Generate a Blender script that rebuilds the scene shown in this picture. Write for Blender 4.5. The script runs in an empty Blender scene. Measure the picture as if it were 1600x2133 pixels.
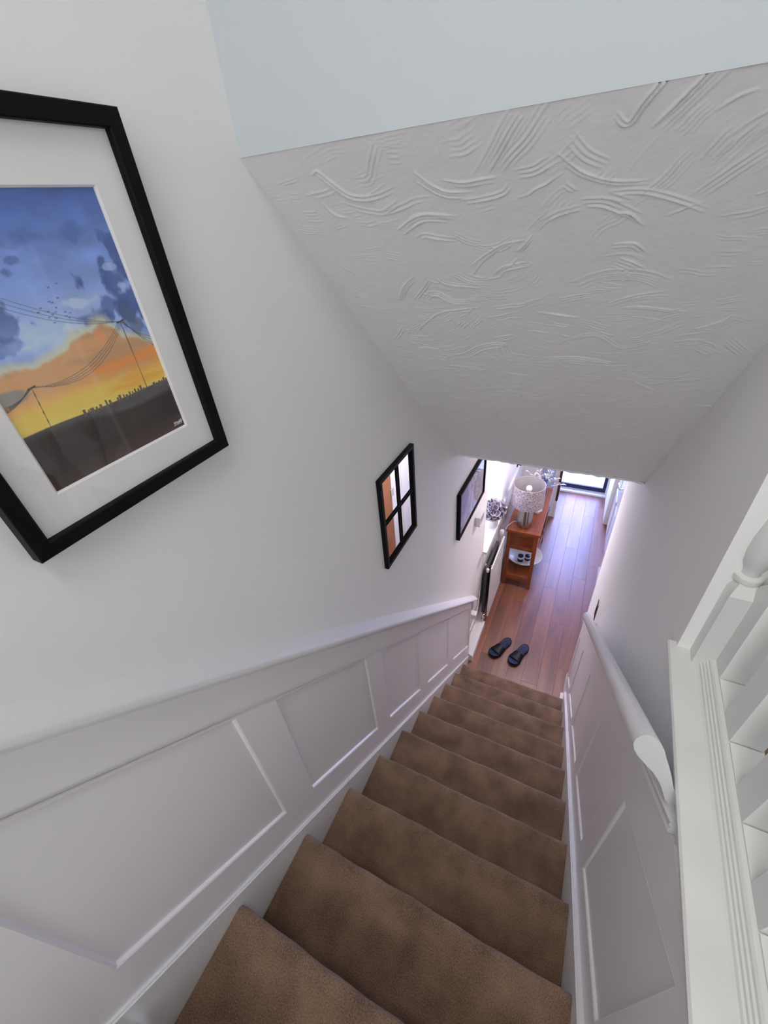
import bpy, bmesh, math, random
import numpy as np
from mathutils import Vector, Matrix

random.seed(7)
rng = np.random.default_rng(7)
SC = bpy.context.scene
COL = SC.collection

# ------------------------------------------------------------------ camera
cam_data = bpy.data.cameras.new('camera')
cam_data.sensor_fit = 'HORIZONTAL'
cam_data.sensor_width = 36.0
cam_data.lens = 872.36 / 1600.0 * 36.0
cam_data.clip_start = 0.02
cam = bpy.data.objects.new('camera', cam_data)
COL.objects.link(cam)
R3 = Matrix(((0.89637381, 0.43587335, -0.08079858),
             (-0.19749218, 0.55582973, 0.80749622),
             (-0.39687634, 0.70786138, -0.58431279)))
right, up, fwd = R3[0], R3[1], R3[2]
cam.matrix_world = Matrix(((right[0], up[0], -fwd[0], 0.5617),
                           (right[1], up[1], -fwd[1], -0.0444),
                           (right[2], up[2], -fwd[2], 3.4221),
                           (0, 0, 0, 1)))
SC.camera = cam

# ------------------------------------------------------------------ light and exposure
SC.view_settings.view_transform = 'Standard'
SC.view_settings.look = 'None'
SC.view_settings.gamma = 1.0
SC.view_settings.use_curve_mapping = False
SC.view_settings.exposure = 0.36

world = bpy.data.worlds.new('sky')
SC.world = world
world.use_nodes = True
wn = world.node_tree
bgn = wn.nodes['Background']
tc = wn.nodes.new('ShaderNodeTexCoord')
sep = wn.nodes.new('ShaderNodeSeparateXYZ')
rmp = wn.nodes.new('ShaderNodeValToRGB')
wn.links.new(tc.outputs['Generated'], sep.inputs[0])
wn.links.new(sep.outputs['Z'], rmp.inputs[0])
rmp.color_ramp.elements[0].position = 0.0
rmp.color_ramp.elements[0].color = (0.80, 0.86, 1.0, 1)
rmp.color_ramp.elements[1].position = 0.55
rmp.color_ramp.elements[1].color = (0.34, 0.42, 1.0, 1)
wn.links.new(rmp.outputs[0], bgn.inputs['Color'])
bgn.inputs['Strength'].default_value = 2.8


def area_light(name, loc, target, sx, sy, power, color, spread=180):
    d = bpy.data.lights.new(name, 'AREA')
    d.shape = 'RECTANGLE'
    d.size, d.size_y = sx, sy
    d.energy = power
    d.color = color
    d.spread = math.radians(spread)
    o = bpy.data.objects.new(name, d)
    COL.objects.link(o)
    o.location = loc
    o.rotation_euler = (Vector(target) - Vector(loc)).to_track_quat('-Z', 'Y').to_euler()
    return o


# daylight through the landing window behind the viewer, the hall's glass door and the hall's side window, plus added fill lights
area_light('landing_daylight', (1.0, -2.6, 3.0), (0.45, 0.9, 3.05), 1.1, 1.2, 13.0, (0.97, 1.0, 0.98))
area_light('landing_high_light', (0.50, -1.9, 4.6), (0.45, 0.9, 1.6), 1.0, 0.7, 5.0, (0.98, 1.0, 0.98), 100)  # unseen light set high behind the viewer, catching nosings, no roof window there
area_light('landing_side_fill', (2.25, -0.6, 3.9), (0.3, 0.7, 2.4), 1.0, 1.2, 5.5, (1.0, 0.98, 0.95))  # added fill from the right of the landing, no window there
area_light('landing_ceiling_lamp', (0.50, -0.25, 4.90), (0.42, 0.95, 1.6), 0.7, 0.7, 4.4, (1.0, 0.96, 0.91), 85)
area_light('hall_fill_light', (0.50, 3.15, 2.355), (0.50, 3.15, 0.0), 0.28, 0.28, 13.5, (1.0, 0.86, 0.84))  # added downward fill for the hall and lower steps, no fitting there
area_light('hall_door_daylight', (0.66, 5.75, 1.25), (0.6, 3.0, 0.7), 0.62, 1.9, 44.0, (0.36, 0.45, 1.0))
area_light('hall_window_daylight', (-0.30, 2.98, 1.6), (0.7, 3.2, 0.9), 0.6, 0.95, 5.5, (1.0, 0.84, 0.93))

# ------------------------------------------------------------------ materials
MATS = {}


def node_mat(name, base, rough=0.5, metal=0.0, spec=0.5, var=None, bump=None, sheen=0.0, coat=0.0):
    """var = (scale, other colour, detail); bump = (scale, strength, distance)"""
    if name in MATS:
        return MATS[name]
    m = bpy.data.materials.new(name)
    m.use_nodes = True
    nt = m.node_tree
    b = nt.nodes['Principled BSDF']
    b.inputs['Base Color'].default_value = (*base, 1)
    b.inputs['Roughness'].default_value = rough
    b.inputs['Metallic'].default_value = metal
    b.inputs['Specular IOR Level'].default_value = spec
    b.inputs['Sheen Weight'].default_value = sheen
    b.inputs['Coat Weight'].default_value = coat
    tcn = nt.nodes.new('ShaderNodeTexCoord')
    if var:
        n = nt.nodes.new('ShaderNodeTexNoise')
        n.inputs['Scale'].default_value = var[0]
        n.inputs['Detail'].default_value = var[2] if len(var) > 2 else 4
        r = nt.nodes.new('ShaderNodeValToRGB')
        r.color_ramp.elements[0].position = 0.3
        r.color_ramp.elements[1].position = 0.7
        r.color_ramp.elements[0].color = (*base, 1)
        r.color_ramp.elements[1].color = (*var[1], 1)
        nt.links.new(tcn.outputs['Object'], n.inputs['Vector'])
        nt.links.new(n.outputs['Fac'], r.inputs[0])
        nt.links.new(r.outputs[0], b.inputs['Base Color'])
    if bump:
        n = nt.nodes.new('ShaderNodeTexNoise')
        n.inputs['Scale'].default_value = bump[0]
        n.inputs['Detail'].default_value = 3
        bp = nt.nodes.new('ShaderNodeBump')
        bp.inputs['Strength'].default_value = bump[1]
        bp.inputs['Distance'].default_value = bump[2]
        nt.links.new(tcn.outputs['Object'], n.inputs['Vector'])
        nt.links.new(n.outputs['Fac'], bp.inputs['Height'])
        nt.links.new(bp.outputs[0], b.inputs['Normal'])
    MATS[name] = m
    return m


WALL = node_mat('matt_wall_paint', (0.87, 0.86, 0.845), 0.75, spec=0.3, bump=(60, 0.08, 0.004), var=(1.5, (0.885, 0.875, 0.86)))
DIMWALL = node_mat('dimmed_wall_paint', (0.51, 0.55, 0.565), 0.8, spec=0.3, bump=(60, 0.06, 0.004))  # white paint darkened in its colour to offset strong landing light
ARTEX = node_mat('textured_plaster_paint', (0.88, 0.875, 0.855), 0.6, spec=0.35, bump=(220, 0.12, 0.002))
GLOSS = node_mat('white_satin_paint', (0.85, 0.83, 0.83), 0.34, spec=0.5, bump=(90, 0.04, 0.002))
WHITE = node_mat('white_gloss_paint', (0.80, 0.80, 0.79), 0.28, spec=0.5, bump=(70, 0.05, 0.002))
DADO = node_mat('white_eggshell_paint', (0.84, 0.83, 0.82), 0.55, spec=0.35)
BALWHITE = node_mat('white_balustrade_paint', (0.70, 0.70, 0.685), 0.3, bump=(70, 0.05, 0.002))
LINING = node_mat('grey_shade_lining', (0.44, 0.42, 0.43), 0.8)
BLACK = node_mat('black_frame_paint', (0.004, 0.004, 0.0045), 0.5, spec=0.12, bump=(120, 0.03, 0.001))
MATBOARD = node_mat('mount_board', (0.92, 0.89, 0.88), 0.9, spec=0.2)
PLASTIC = node_mat('white_plastic', (0.75, 0.75, 0.75), 0.35)
GREYPLASTIC = node_mat('grey_plastic', (0.45, 0.44, 0.44), 0.5)
CHROME = node_mat('polished_chrome', (0.75, 0.75, 0.76), 0.12, metal=1.0)
SILVER = node_mat('silver_lamp_metal', (0.46, 0.43, 0.42), 0.2, metal=1.0, bump=(40, 0.03, 0.002))
MIRROR = node_mat('mirror_glass', (0.92, 0.93, 0.93), 0.015, metal=1.0)
CERAMIC = node_mat('white_ceramic', (0.75, 0.74, 0.75), 0.3, coat=0.3)
PETALGREY = node_mat('grey_petal', (0.075, 0.07, 0.11), 0.6, var=(30, (0.16, 0.15, 0.21)))
PETALRIM = node_mat('pale_petal_edge', (0.42, 0.38, 0.43), 0.6)
WHITELEAF = node_mat('white_leaf', (0.8, 0.8, 0.82), 0.5)
DARKBAND = node_mat('black_wax_jar', (0.01, 0.01, 0.013), 0.35)
RUBBER = node_mat('navy_rubber', (0.003, 0.004, 0.012), 0.45, spec=0.3, bump=(160, 0.15, 0.001))
FOOTBED = node_mat('navy_footbed', (0.005, 0.008, 0.05), 0.4, spec=0.35, var=(60, (0.010, 0.018, 0.10)), bump=(260, 0.3, 0.001))
NAVYFRAME = node_mat('dark_door_frame', (0.012, 0.016, 0.05), 0.35)
BLUECLOTH = node_mat('pale_blue_cloth', (0.55, 0.66, 0.85), 0.8, var=(12, (0.66, 0.74, 0.9)))
PATIO = node_mat('pale_patio_slabs', (0.80, 0.84, 0.80), 0.8, var=(6, (0.86, 0.9, 0.86)))
DARKGREY = node_mat('dark_gap_shade', (0.06, 0.055, 0.06), 0.5)  # shade of the radiator gap put in as a dark colour
BULB = node_mat('opal_bulb_glass', (0.85, 0.85, 0.85), 0.2)


def wood_mat(name, dark, light, scale, rough, stretch, spec=0.5, bumps=0.05, axis=1):
    m = bpy.data.materials.new(name)
    m.use_nodes = True
    nt = m.node_tree
    b = nt.nodes['Principled BSDF']
    b.inputs['Roughness'].default_value = rough
    b.inputs['Specular IOR Level'].default_value = spec
    tcn = nt.nodes.new('ShaderNodeTexCoord')
    mp = nt.nodes.new('ShaderNodeMapping')
    s = [1.0, 1.0, 1.0]
    s[axis] = stretch
    mp.inputs['Scale'].default_value = s
    oi = nt.nodes.new('ShaderNodeObjectInfo')
    addv = nt.nodes.new('ShaderNodeVectorMath')
    addv.operation = 'ADD'
    mul = nt.nodes.new('ShaderNodeMath')
    mul.operation = 'MULTIPLY'
    mul.inputs[1].default_value = 40.0
    nt.links.new(oi.outputs['Random'], mul.inputs[0])
    nt.links.new(tcn.outputs['Object'], mp.inputs['Vector'])
    nt.links.new(mp.outputs[0], addv.inputs[0])
    nt.links.new(mul.outputs[0], addv.inputs[1])
    n = nt.nodes.new('ShaderNodeTexNoise')
    n.inputs['Scale'].default_value = scale
    n.inputs['Detail'].default_value = 6
    n.inputs['Distortion'].default_value = 0.8
    nt.links.new(addv.outputs[0], n.inputs['Vector'])
    r = nt.nodes.new('ShaderNodeValToRGB')
    r.color_ramp.elements[0].position = 0.32
    r.color_ramp.elements[1].position = 0.68
    r.color_ramp.elements[0].color = (*dark, 1)
    r.color_ramp.elements[1].color = (*light, 1)
    nt.links.new(n.outputs['Fac'], r.inputs[0])
    hsv = nt.nodes.new('ShaderNodeHueSaturation')
    vr = nt.nodes.new('ShaderNodeMapRange')
    vr.inputs['To Min'].default_value = 0.88
    vr.inputs['To Max'].default_value = 1.12
    nt.links.new(oi.outputs['Random'], vr.inputs['Value'])
    nt.links.new(vr.outputs[0], hsv.inputs['Value'])
    nt.links.new(r.outputs[0], hsv.inputs['Color'])
    nt.links.new(hsv.outputs[0], b.inputs['Base Color'])
    bp = nt.nodes.new('ShaderNodeBump')
    bp.inputs['Strength'].default_value = bumps
    bp.inputs['Distance'].default_value = 0.002
    nt.links.new(n.outputs['Fac'], bp.inputs['Height'])
    nt.links.new(bp.outputs[0], b.inputs['Normal'])
    MATS[name] = m
    return m


LAMINATE = wood_mat('laminate_plank', (0.15, 0.050, 0.026), (0.30, 0.115, 0.062), 9.0, 0.36, 0.12, 1.0, 0.10)
TABLEWOOD = wood_mat('oak_table_wood', (0.20, 0.050, 0.015), (0.30, 0.085, 0.027), 14.0, 0.3, 0.15, 0.5, 0.05)
TABLEDARK = wood_mat('dark_drawer_wood', (0.06, 0.012, 0.006), (0.10, 0.022, 0.01), 14.0, 0.35, 0.15, 0.5, 0.05)
DOORWOOD = wood_mat('varnished_door_wood', (0.33, 0.135, 0.055), (0.42, 0.18, 0.08), 6.0, 0.4, 0.3, 0.4, 0.03, axis=2)
EDGEWOOD = wood_mat('dark_edge_wood', (0.055, 0.022, 0.018), (0.09, 0.04, 0.035), 9.0, 0.4, 0.2, 0.4, 0.03, axis=2)


def carpet_mat():
    m = bpy.data.materials.new('brown_carpet_pile')
    m.use_nodes = True
    nt = m.node_tree
    b = nt.nodes['Principled BSDF']
    b.inputs['Roughness'].default_value = 0.95
    b.inputs['Specular IOR Level'].default_value = 0.1
    b.inputs['Sheen Weight'].default_value = 0.25
    b.inputs['Sheen Roughness'].default_value = 0.6
    tcn = nt.nodes.new('ShaderNodeTexCoord')
    n1 = nt.nodes.new('ShaderNodeTexNoise')
    n1.inputs['Scale'].default_value = 9.0
    n1.inputs['Detail'].default_value = 5
    n2 = nt.nodes.new('ShaderNodeTexNoise')
    n2.inputs['Scale'].default_value = 330.0
    n2.inputs['Detail'].default_value = 3
    for n in (n1, n2):
        nt.links.new(tcn.outputs['Object'], n.inputs['Vector'])
    mx = nt.nodes.new('ShaderNodeMath')
    mx.operation = 'MULTIPLY_ADD'
    mx.inputs[1].default_value = 0.45
    nt.links.new(n1.outputs['Fac'], mx.inputs[0])
    m2 = nt.nodes.new('ShaderNodeMath')
    m2.operation = 'MULTIPLY'
    m2.inputs[1].default_value = 0.55
    nt.links.new(n2.outputs['Fac'], m2.inputs[0])
    nt.links.new(m2.outputs[0], mx.inputs[2])
    r = nt.nodes.new('ShaderNodeValToRGB')
    r.color_ramp.elements[0].position = 0.36
    r.color_ramp.elements[1].position = 0.64
    r.color_ramp.elements[0].color = (*(0.096, 0.052, 0.033), 1)
    r.color_ramp.elements[1].color = (*(0.305, 0.190, 0.126), 1)
    nt.links.new(mx.outputs[0], r.inputs[0])
    nt.links.new(r.outputs[0], b.inputs['Base Color'])
    bp = nt.nodes.new('ShaderNodeBump')
    bp.inputs['Strength'].default_value = 0.7
    bp.inputs['Distance'].default_value = 0.004
    nt.links.new(n2.outputs['Fac'], bp.inputs['Height'])
    nt.links.new(bp.outputs[0], b.inputs['Normal'])
    return m


def shade_mat():
    m = bpy.data.materials.new('crackled_silver_shade')
    m.use_nodes = True
    nt = m.node_tree
    b = nt.nodes['Principled BSDF']
    b.inputs['Roughness'].default_value = 0.45
    tcn = nt.nodes.new('ShaderNodeTexCoord')
    v = nt.nodes.new('ShaderNodeTexVoronoi')
    v.feature = 'DISTANCE_TO_EDGE'
    v.inputs['Scale'].default_value = 48
    nt.links.new(tcn.outputs['Object'], v.inputs['Vector'])
    r = nt.nodes.new('ShaderNodeValToRGB')
    r.color_ramp.elements[0].position = 0.02
    r.color_ramp.elements[1].position = 0.16
    r.color_ramp.elements[0].color = (0.46, 0.41, 0.42, 1)
    r.color_ramp.elements[1].color = (0.22, 0.19, 0.21, 1)
    nt.links.new(v.outputs['Distance'], r.inputs[0])
    nt.links.new(r.outputs[0], b.inputs['Base Color'])
    bp = nt.nodes.new('ShaderNodeBump')
    bp.inputs['Strength'].default_value = 0.5
    bp.inputs['Distance'].default_value = 0.003
    nt.links.new(v.outputs['Distance'], bp.inputs['Height'])
    nt.links.new(bp.outputs[0], b.inputs['Normal'])
    return m


def glass_mat(name, tint, gloss=0.9):
    m = bpy.data.materials.new(name)
    m.use_nodes = True
    nt = m.node_tree
    nt.nodes.remove(nt.nodes['Principled BSDF'])
    out = nt.nodes['Material Output']
    t = nt.nodes.new('ShaderNodeBsdfTransparent')
    t.inputs['Color'].default_value = (*tint, 1)
    g = nt.nodes.new('ShaderNodeBsdfGlossy')
    g.inputs['Roughness'].default_value = 0.02
    g.inputs['Color'].default_value = (gloss, gloss, gloss, 1)
    # Schlick reflectance of a thin pane, the same from either face
    lw_ = nt.nodes.new('ShaderNodeLayerWeight')
    lw_.inputs['Blend'].default_value = 0.5
    pw = nt.nodes.new('ShaderNodeMath')
    pw.operation = 'POWER'
    pw.inputs[1].default_value = 5.0
    nt.links.new(lw_.outputs['Facing'], pw.inputs[0])
    f = nt.nodes.new('ShaderNodeMath')
    f.operation = 'MULTIPLY_ADD'
    f.inputs[1].default_value = 0.55
    f.inputs[2].default_value = 0.035
    nt.links.new(pw.outputs[0], f.inputs[0])
    mx = nt.nodes.new('ShaderNodeMixShader')
    nt.links.new(f.outputs[0], mx.inputs[0])
    nt.links.new(t.outputs[0], mx.inputs[1])
    nt.links.new(g.outputs[0], mx.inputs[2])
    nt.links.new(mx.outputs[0], out.inputs['Surface'])
    return m


def print_mat(name):
    m = bpy.data.materials.new(name)
    m.use_nodes = True
    nt = m.node_tree
    b = nt.nodes['Principled BSDF']
    b.inputs['Roughness'].default_value = 0.8
    b.inputs['Specular IOR Level'].default_value = 0.2
    a = nt.nodes.new('ShaderNodeVertexColor')
    a.layer_name = 'print'
    nt.links.new(a.outputs['Color'], b.inputs['Base Color'])
    return m


CARPET = carpet_mat()
SHADE = shade_mat()
GLASS = glass_mat('clear_glass', (0.995, 1.0, 1.0))
VASEGLASS = glass_mat('blue_tinted_glass', (0.62, 0.72, 0.90))
PRINT = print_mat('printed_paper')

# ------------------------------------------------------------------ helpers


def setp(o, label=None, cat=None, group=None, kind=None):
    if label:
        o['label'] = label
    if cat:
        o['category'] = cat
    if group:
        o['group'] = group
    if kind:
        o['kind'] = kind
    return o


def empty(name, loc, label, cat, group=None):
    o = bpy.data.objects.new(name, None)
    o.empty_display_size = 0.05
    COL.objects.link(o)
    o.location = loc
    return setp(o, label, cat, group)


def link_mesh(name, me, mats, parent=None):
    o = bpy.data.objects.new(name, me)
    COL.objects.link(o)
    if not isinstance(mats, (list, tuple)):
        mats = [mats]
    if len(me.materials) == 0:
        for m in mats:
            me.materials.append(m)
    if parent is not None:
        o.parent = parent
        if parent.type == 'EMPTY' or True:
            o.matrix_parent_inverse = parent_inverse(parent)
    return o


def parent_inverse(p):
    # world matrix of the chain, without a depsgraph update
    m = Matrix.Identity(4)
    q = p
    while q is not None:
        m = q.matrix_parent_inverse @ q.matrix_basis @ m if q.parent is not None else q.matrix_basis @ m
        q = q.parent
    return m.inverted()


def from_bm(name, bm, mats, parent=None, smooth=False, angle=None):
    bmesh.ops.recalc_face_normals(bm, faces=bm.faces)
    me = bpy.data.meshes.new(name)
    bm.to_mesh(me)
    bm.free()
    if smooth:
        for p in me.polygons:
            p.use_smooth = True
        if angle:
            try:
                me.set_sharp_from_angle(angle=math.radians(angle))
            except Exception:
                pass
    return link_mesh(name, me, mats, parent)


def bm_box(bm, a, b, bev=0.0):
    vs = [bm.verts.new((x, y, z)) for x in (a[0], b[0]) for y in (a[1], b[1]) for z in (a[2], b[2])]
    fs = [(0, 1, 3, 2), (4, 6, 7, 5), (0, 4, 5, 1), (2, 3, 7, 6), (0, 2, 6, 4), (1, 5, 7, 3)]
    faces = [bm.faces.new([vs[i] for i in f]) for f in fs]
    if bev:
        es = list({e for f in faces for e in f.edges})
        bmesh.ops.bevel(bm, geom=es, offset=bev, segments=2, profile=0.6, affect='EDGES')


def box(name, a, b, mat, parent=None, bev=0.0):
    a2 = [min(a[i], b[i]) for i in range(3)]
    b2 = [max(a[i], b[i]) for i in range(3)]
    bm = bmesh.new()
    bm_box(bm, a2, b2, bev)
    return from_bm(name, bm, mat, parent)


def boxes(name, lst, mat, parent=None, bev=0.0):
    bm = bmesh.new()
    for a, b in lst:
        bm_box(bm, [min(a[i], b[i]) for i in range(3)], [max(a[i], b[i]) for i in range(3)], bev)
    return from_bm(name, bm, mat, parent)


def bm_prism(bm, poly, axis, a, b):
    """polygon given in the two remaining axes (in xyz order), extruded along axis from a to b"""
    def pt(p, v):
        q = list(p)
        q.insert(axis, v)
        return q
    A = [bm.verts.new(pt(p, a)) for p in poly]
    B = [bm.verts.new(pt(p, b)) for p in poly]
    n = len(poly)
    bm.faces.new(A)
    bm.faces.new(B[::-1])
    for i in range(n):
        bm.faces.new((A[i], B[i], B[(i + 1) % n], A[(i + 1) % n]))


def prism(name, poly, axis, a, b, mat, parent=None, smooth=False):
    bm = bmesh.new()
    bm_prism(bm, poly, axis, a, b)
    return from_bm(name, bm, mat, parent, smooth, 35 if smooth else None)


def bm_sheared(bm, prof, ya, yb, zfun, segs=1):
    """profile (x, dz) carried along y on the line zfun(y), ends cut plumb"""
    rings = []
    for i in range(segs + 1):
        y = ya + (yb - ya) * i / segs
        rings.append([bm.verts.new((px, y, zfun(y) + dz)) for px, dz in prof])
    n = len(prof)
    for r0, r1 in zip(rings, rings[1:]):
        for i in range(n):
            bm.faces.new((r0[i], r1[i], r1[(i + 1) % n], r0[(i + 1) % n]))
    bm.faces.new(rings[0])
    bm.faces.new(rings[-1][::-1])


def sheared(name, prof, ya, yb, zfun, mat, parent=None, smooth=True, angle=40, segs=1):
    bm = bmesh.new()
    bm_sheared(bm, prof, ya, yb, zfun, segs)
    return from_bm(name, bm, mat, parent, smooth, angle)


def bm_lathe(bm, prof, c, n=24, axis='z'):
    rings = []
    for r, h in prof:
        if r < 1e-6:
            rings.append([bm.verts.new((c[0], c[1], c[2] + h))])
        else:
            rings.append([bm.verts.new((c[0] + r * math.cos(2 * math.pi * i / n), c[1] + r * math.sin(2 * math.pi * i / n), c[2] + h)) for i in range(n)])
    for a, b in zip(rings, rings[1:]):
        for i in range(n):
            j = (i + 1) % n
            if len(a) == 1 and len(b) == 1:
                continue
            if len(a) == 1:
                bm.faces.new((a[0], b[i], b[j]))
            elif len(b) == 1:
                bm.faces.new((a[i], b[0], a[j]))
            else:
                bm.faces.new((a[i], b[i], b[j], a[j]))
    return rings


def lathe(name, prof, c, mat, parent=None, n=28, angle=35):
    bm = bmesh.new()
    bm_lathe(bm, prof, c, n)
    return from_bm(name, bm, mat, parent, True, angle)


def bm_tube(bm, pts, r, n=8):
    pts = [Vector(p) for p in pts]
    rings = []
    ref = Vector((0.13, 0.31, 0.94))
    for i, p in enumerate(pts):
        t = (pts[min(i + 1, len(pts) - 1)] - pts[max(i - 1, 0)]).normalized()
        u = t.cross(ref)
        if u.length < 1e-4:
            u = t.cross(Vector((1, 0, 0)))
        u.normalize()
        v = t.cross(u)
        rr = r(i / (len(pts) - 1)) if callable(r) else r
        rings.append([bm.verts.new(p + rr * (math.cos(2 * math.pi * k / n) * u + math.sin(2 * math.pi * k / n) * v)) for k in range(n)])
    for a, b in zip(rings, rings[1:]):
        for k in range(n):
            bm.faces.new((a[k], b[k], b[(k + 1) % n], a[(k + 1) % n]))
    bm.faces.new(rings[0])
    bm.faces.new(rings[-1][::-1])


def tube(name, pts, r, mat, parent=None, n=8):
    bm = bmesh.new()
    bm_tube(bm, pts, r, n)
    return from_bm(name, bm, mat, parent, True, 50)


def copy_child(src, parent, matrix=None, name=None):
    c = src.copy()
    COL.objects.link(c)
    c.parent = parent
    if matrix is not None:
        c.matrix_parent_inverse = parent_inverse(parent)
        c.matrix_basis = matrix
    return c


def value_noise(u, v, freq, seed):
    r = np.random.default_rng(seed)
    g = r.random((64, 64))
    x, y = u * freq, v * freq
    xi, yi = np.floor(x).astype(int), np.floor(y).astype(int)
    fx, fy = x - xi, y - yi
    fx, fy = fx * fx * (3 - 2 * fx), fy * fy * (3 - 2 * fy)
    a = g[xi % 64, yi % 64]
    b = g[(xi + 1) % 64, yi % 64]
    c = g[xi % 64, (yi + 1) % 64]
    d = g[(xi + 1) % 64, (yi + 1) % 64]
    return (a * (1 - fx) + b * fx) * (1 - fy) + (c * (1 - fx) + d * fx) * fy


def fbm(u, v, freq, seed, octv=4):
    s, a, t = 0, 1.0, 0
    for k in range(octv):
        s = s + a * value_noise(u + 3.7 * k, v + 1.9 * k, freq * 2 ** k, seed + k)
        t += a
        a *= 0.5
    return s / t


def smooth01(x, a, b):
    t = np.clip((x - a) / (b - a), 0, 1)
    return t * t * (3 - 2 * t)


def seg_dist(u, v, p, q):
    d = np.array(q, float) - np.array(p, float)
    L2 = max(float(d @ d), 1e-12)
    t = np.clip(((u - p[0]) * d[0] + (v - p[1]) * d[1]) / L2, 0, 1)
    return np.hypot(u - p[0] - t * d[0], v - p[1] - t * d[1])


def grid_mesh(name, P, mats, parent=None, colors=None, smooth=True):
    """P: (nu, nv, 3) array; colors: (nu, nv, 3) sRGB"""
    nu, nv = P.shape[:2]
    idx = np.arange(nu * nv).reshape(nu, nv)
    f = np.stack([idx[:-1, :-1], idx[1:, :-1], idx[1:, 1:], idx[:-1, 1:]], -1).reshape(-1, 4)
    me = bpy.data.meshes.new(name)
    me.vertices.add(nu * nv)
    me.vertices.foreach_set('co', P.reshape(-1).astype(np.float32))
    me.loops.add(f.size)
    me.loops.foreach_set('vertex_index', f.reshape(-1).astype(np.int32))
    me.polygons.add(len(f))
    me.polygons.foreach_set('loop_start', np.arange(0, f.size, 4, dtype=np.int32))
    me.polygons.foreach_set('loop_total', np.full(len(f), 4, dtype=np.int32))
    me.update(calc_edges=True)
    me.polygons.foreach_set('use_smooth', np.full(len(f), smooth, dtype=bool))
    if colors is not None:
        at = me.color_attributes.new('print', 'FLOAT_COLOR', 'POINT')
        c = np.clip(colors, 0, 1)
        lin = np.where(c <= 0.04045, c / 12.92, ((c + 0.055) / 1.055) ** 2.4)
        rgba = np.concatenate([lin, np.ones(lin.shape[:2] + (1,))], -1)
        at.data.foreach_set('color', rgba.reshape(-1).astype(np.float32))
    return link_mesh(name, me, mats, parent)


# the pitch of the flight: nosing height at distance y
RISE, GOING, WIDTH = 0.2, 0.2319, 0.8065


def nosing(y):
    return 2.0 - RISE / GOING * y

# ------------------------------------------------------------------ room shell
def struct(o):
    o['kind'] = 'structure'
    return o


XL = -0.020      # face of the left wall
XR = 0.830       # face of the right wall of the flight
# left wall, with the window opening and the lower set-back part behind the radiator
wl = struct(boxes('wall_left', [
    ((-0.26, -3.0, -0.02), (XL, 2.29, 4.95)),
    ((-0.26, 2.29, 1.05), (XL, 2.62, 4.95)),
    ((-0.26, 2.29, -0.02), (-0.05, 4.80, 1.03)),
    ((-0.26, 2.62, 2.05), (XL, 3.31, 2.40)),
    ((-0.26, 3.31, 1.03), (-0.034, 4.80, 2.40)),
], WALL))
wr = struct(boxes('wall_right', [
    ((XR, 0.85, 0.0), (0.985, 2.42, 3.30)),
    ((XR, -3.0, 0.0), (0.93, 0.85, 2.585)),
], WALL))
struct(boxes('wall_front', [((XL, 0.641, 3.506), (XR, 0.75, 4.95))], DIMWALL))
struct(boxes('wall_front', [((XR, 0.72, 2.586), (2.5, 0.85, 4.95))], WALL))
struct(boxes('wall_back', [
    ((-0.26, -3.1, -0.02), (0.70, -3.0, 4.95)),
    ((1.80, -3.1, -0.02), (2.5, -3.0, 4.95)),
    ((0.70, -3.1, -0.02), (1.80, -3.0, 3.5)),
    ((0.70, -3.1, 4.7), (1.80, -3.0, 4.95)),
], WALL))
struct(box('wall_right', (2.4, -3.0, 2.5), (2.5, 0.72, 4.95), WALL))
struct(box('ceiling', (-0.26, -3.1, 4.95), (2.5, 0.85, 5.02), DIMWALL))
struct(box('ceiling', (-0.26, 1.80, 2.376), (1.30, 5.55, 2.50), DIMWALL))
struct(box('floor', (0.931, -3.0, 2.45), (2.4, 0.719, 2.59), CARPET))
struct(box('floor', (-0.02, -3.0, 2.35), (0.83, -0.70, 2.599), CARPET))
# hall right wall with a white door, a brown door leaf standing open against it
struct(boxes('wall_right', [
    ((1.00, 2.40, 0), (1.12, 3.93, 2.376)),
    ((1.04, 3.93, 0), (1.12, 4.80, 2.376)),
    ((0.965, 4.80, 0), (1.12, 5.50, 2.376)),
], WALL))
# far end of the hall
struct(boxes('wall_end', [
    ((-0.26, 4.75, 0), (0.375, 4.87, 2.376)),
    ((-0.26, 4.87, 0), (0.30, 5.50, 2.376)),
    ((0.30, 5.45, 2.1), (1.12, 5.55, 2.376)),
], WALL))

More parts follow.
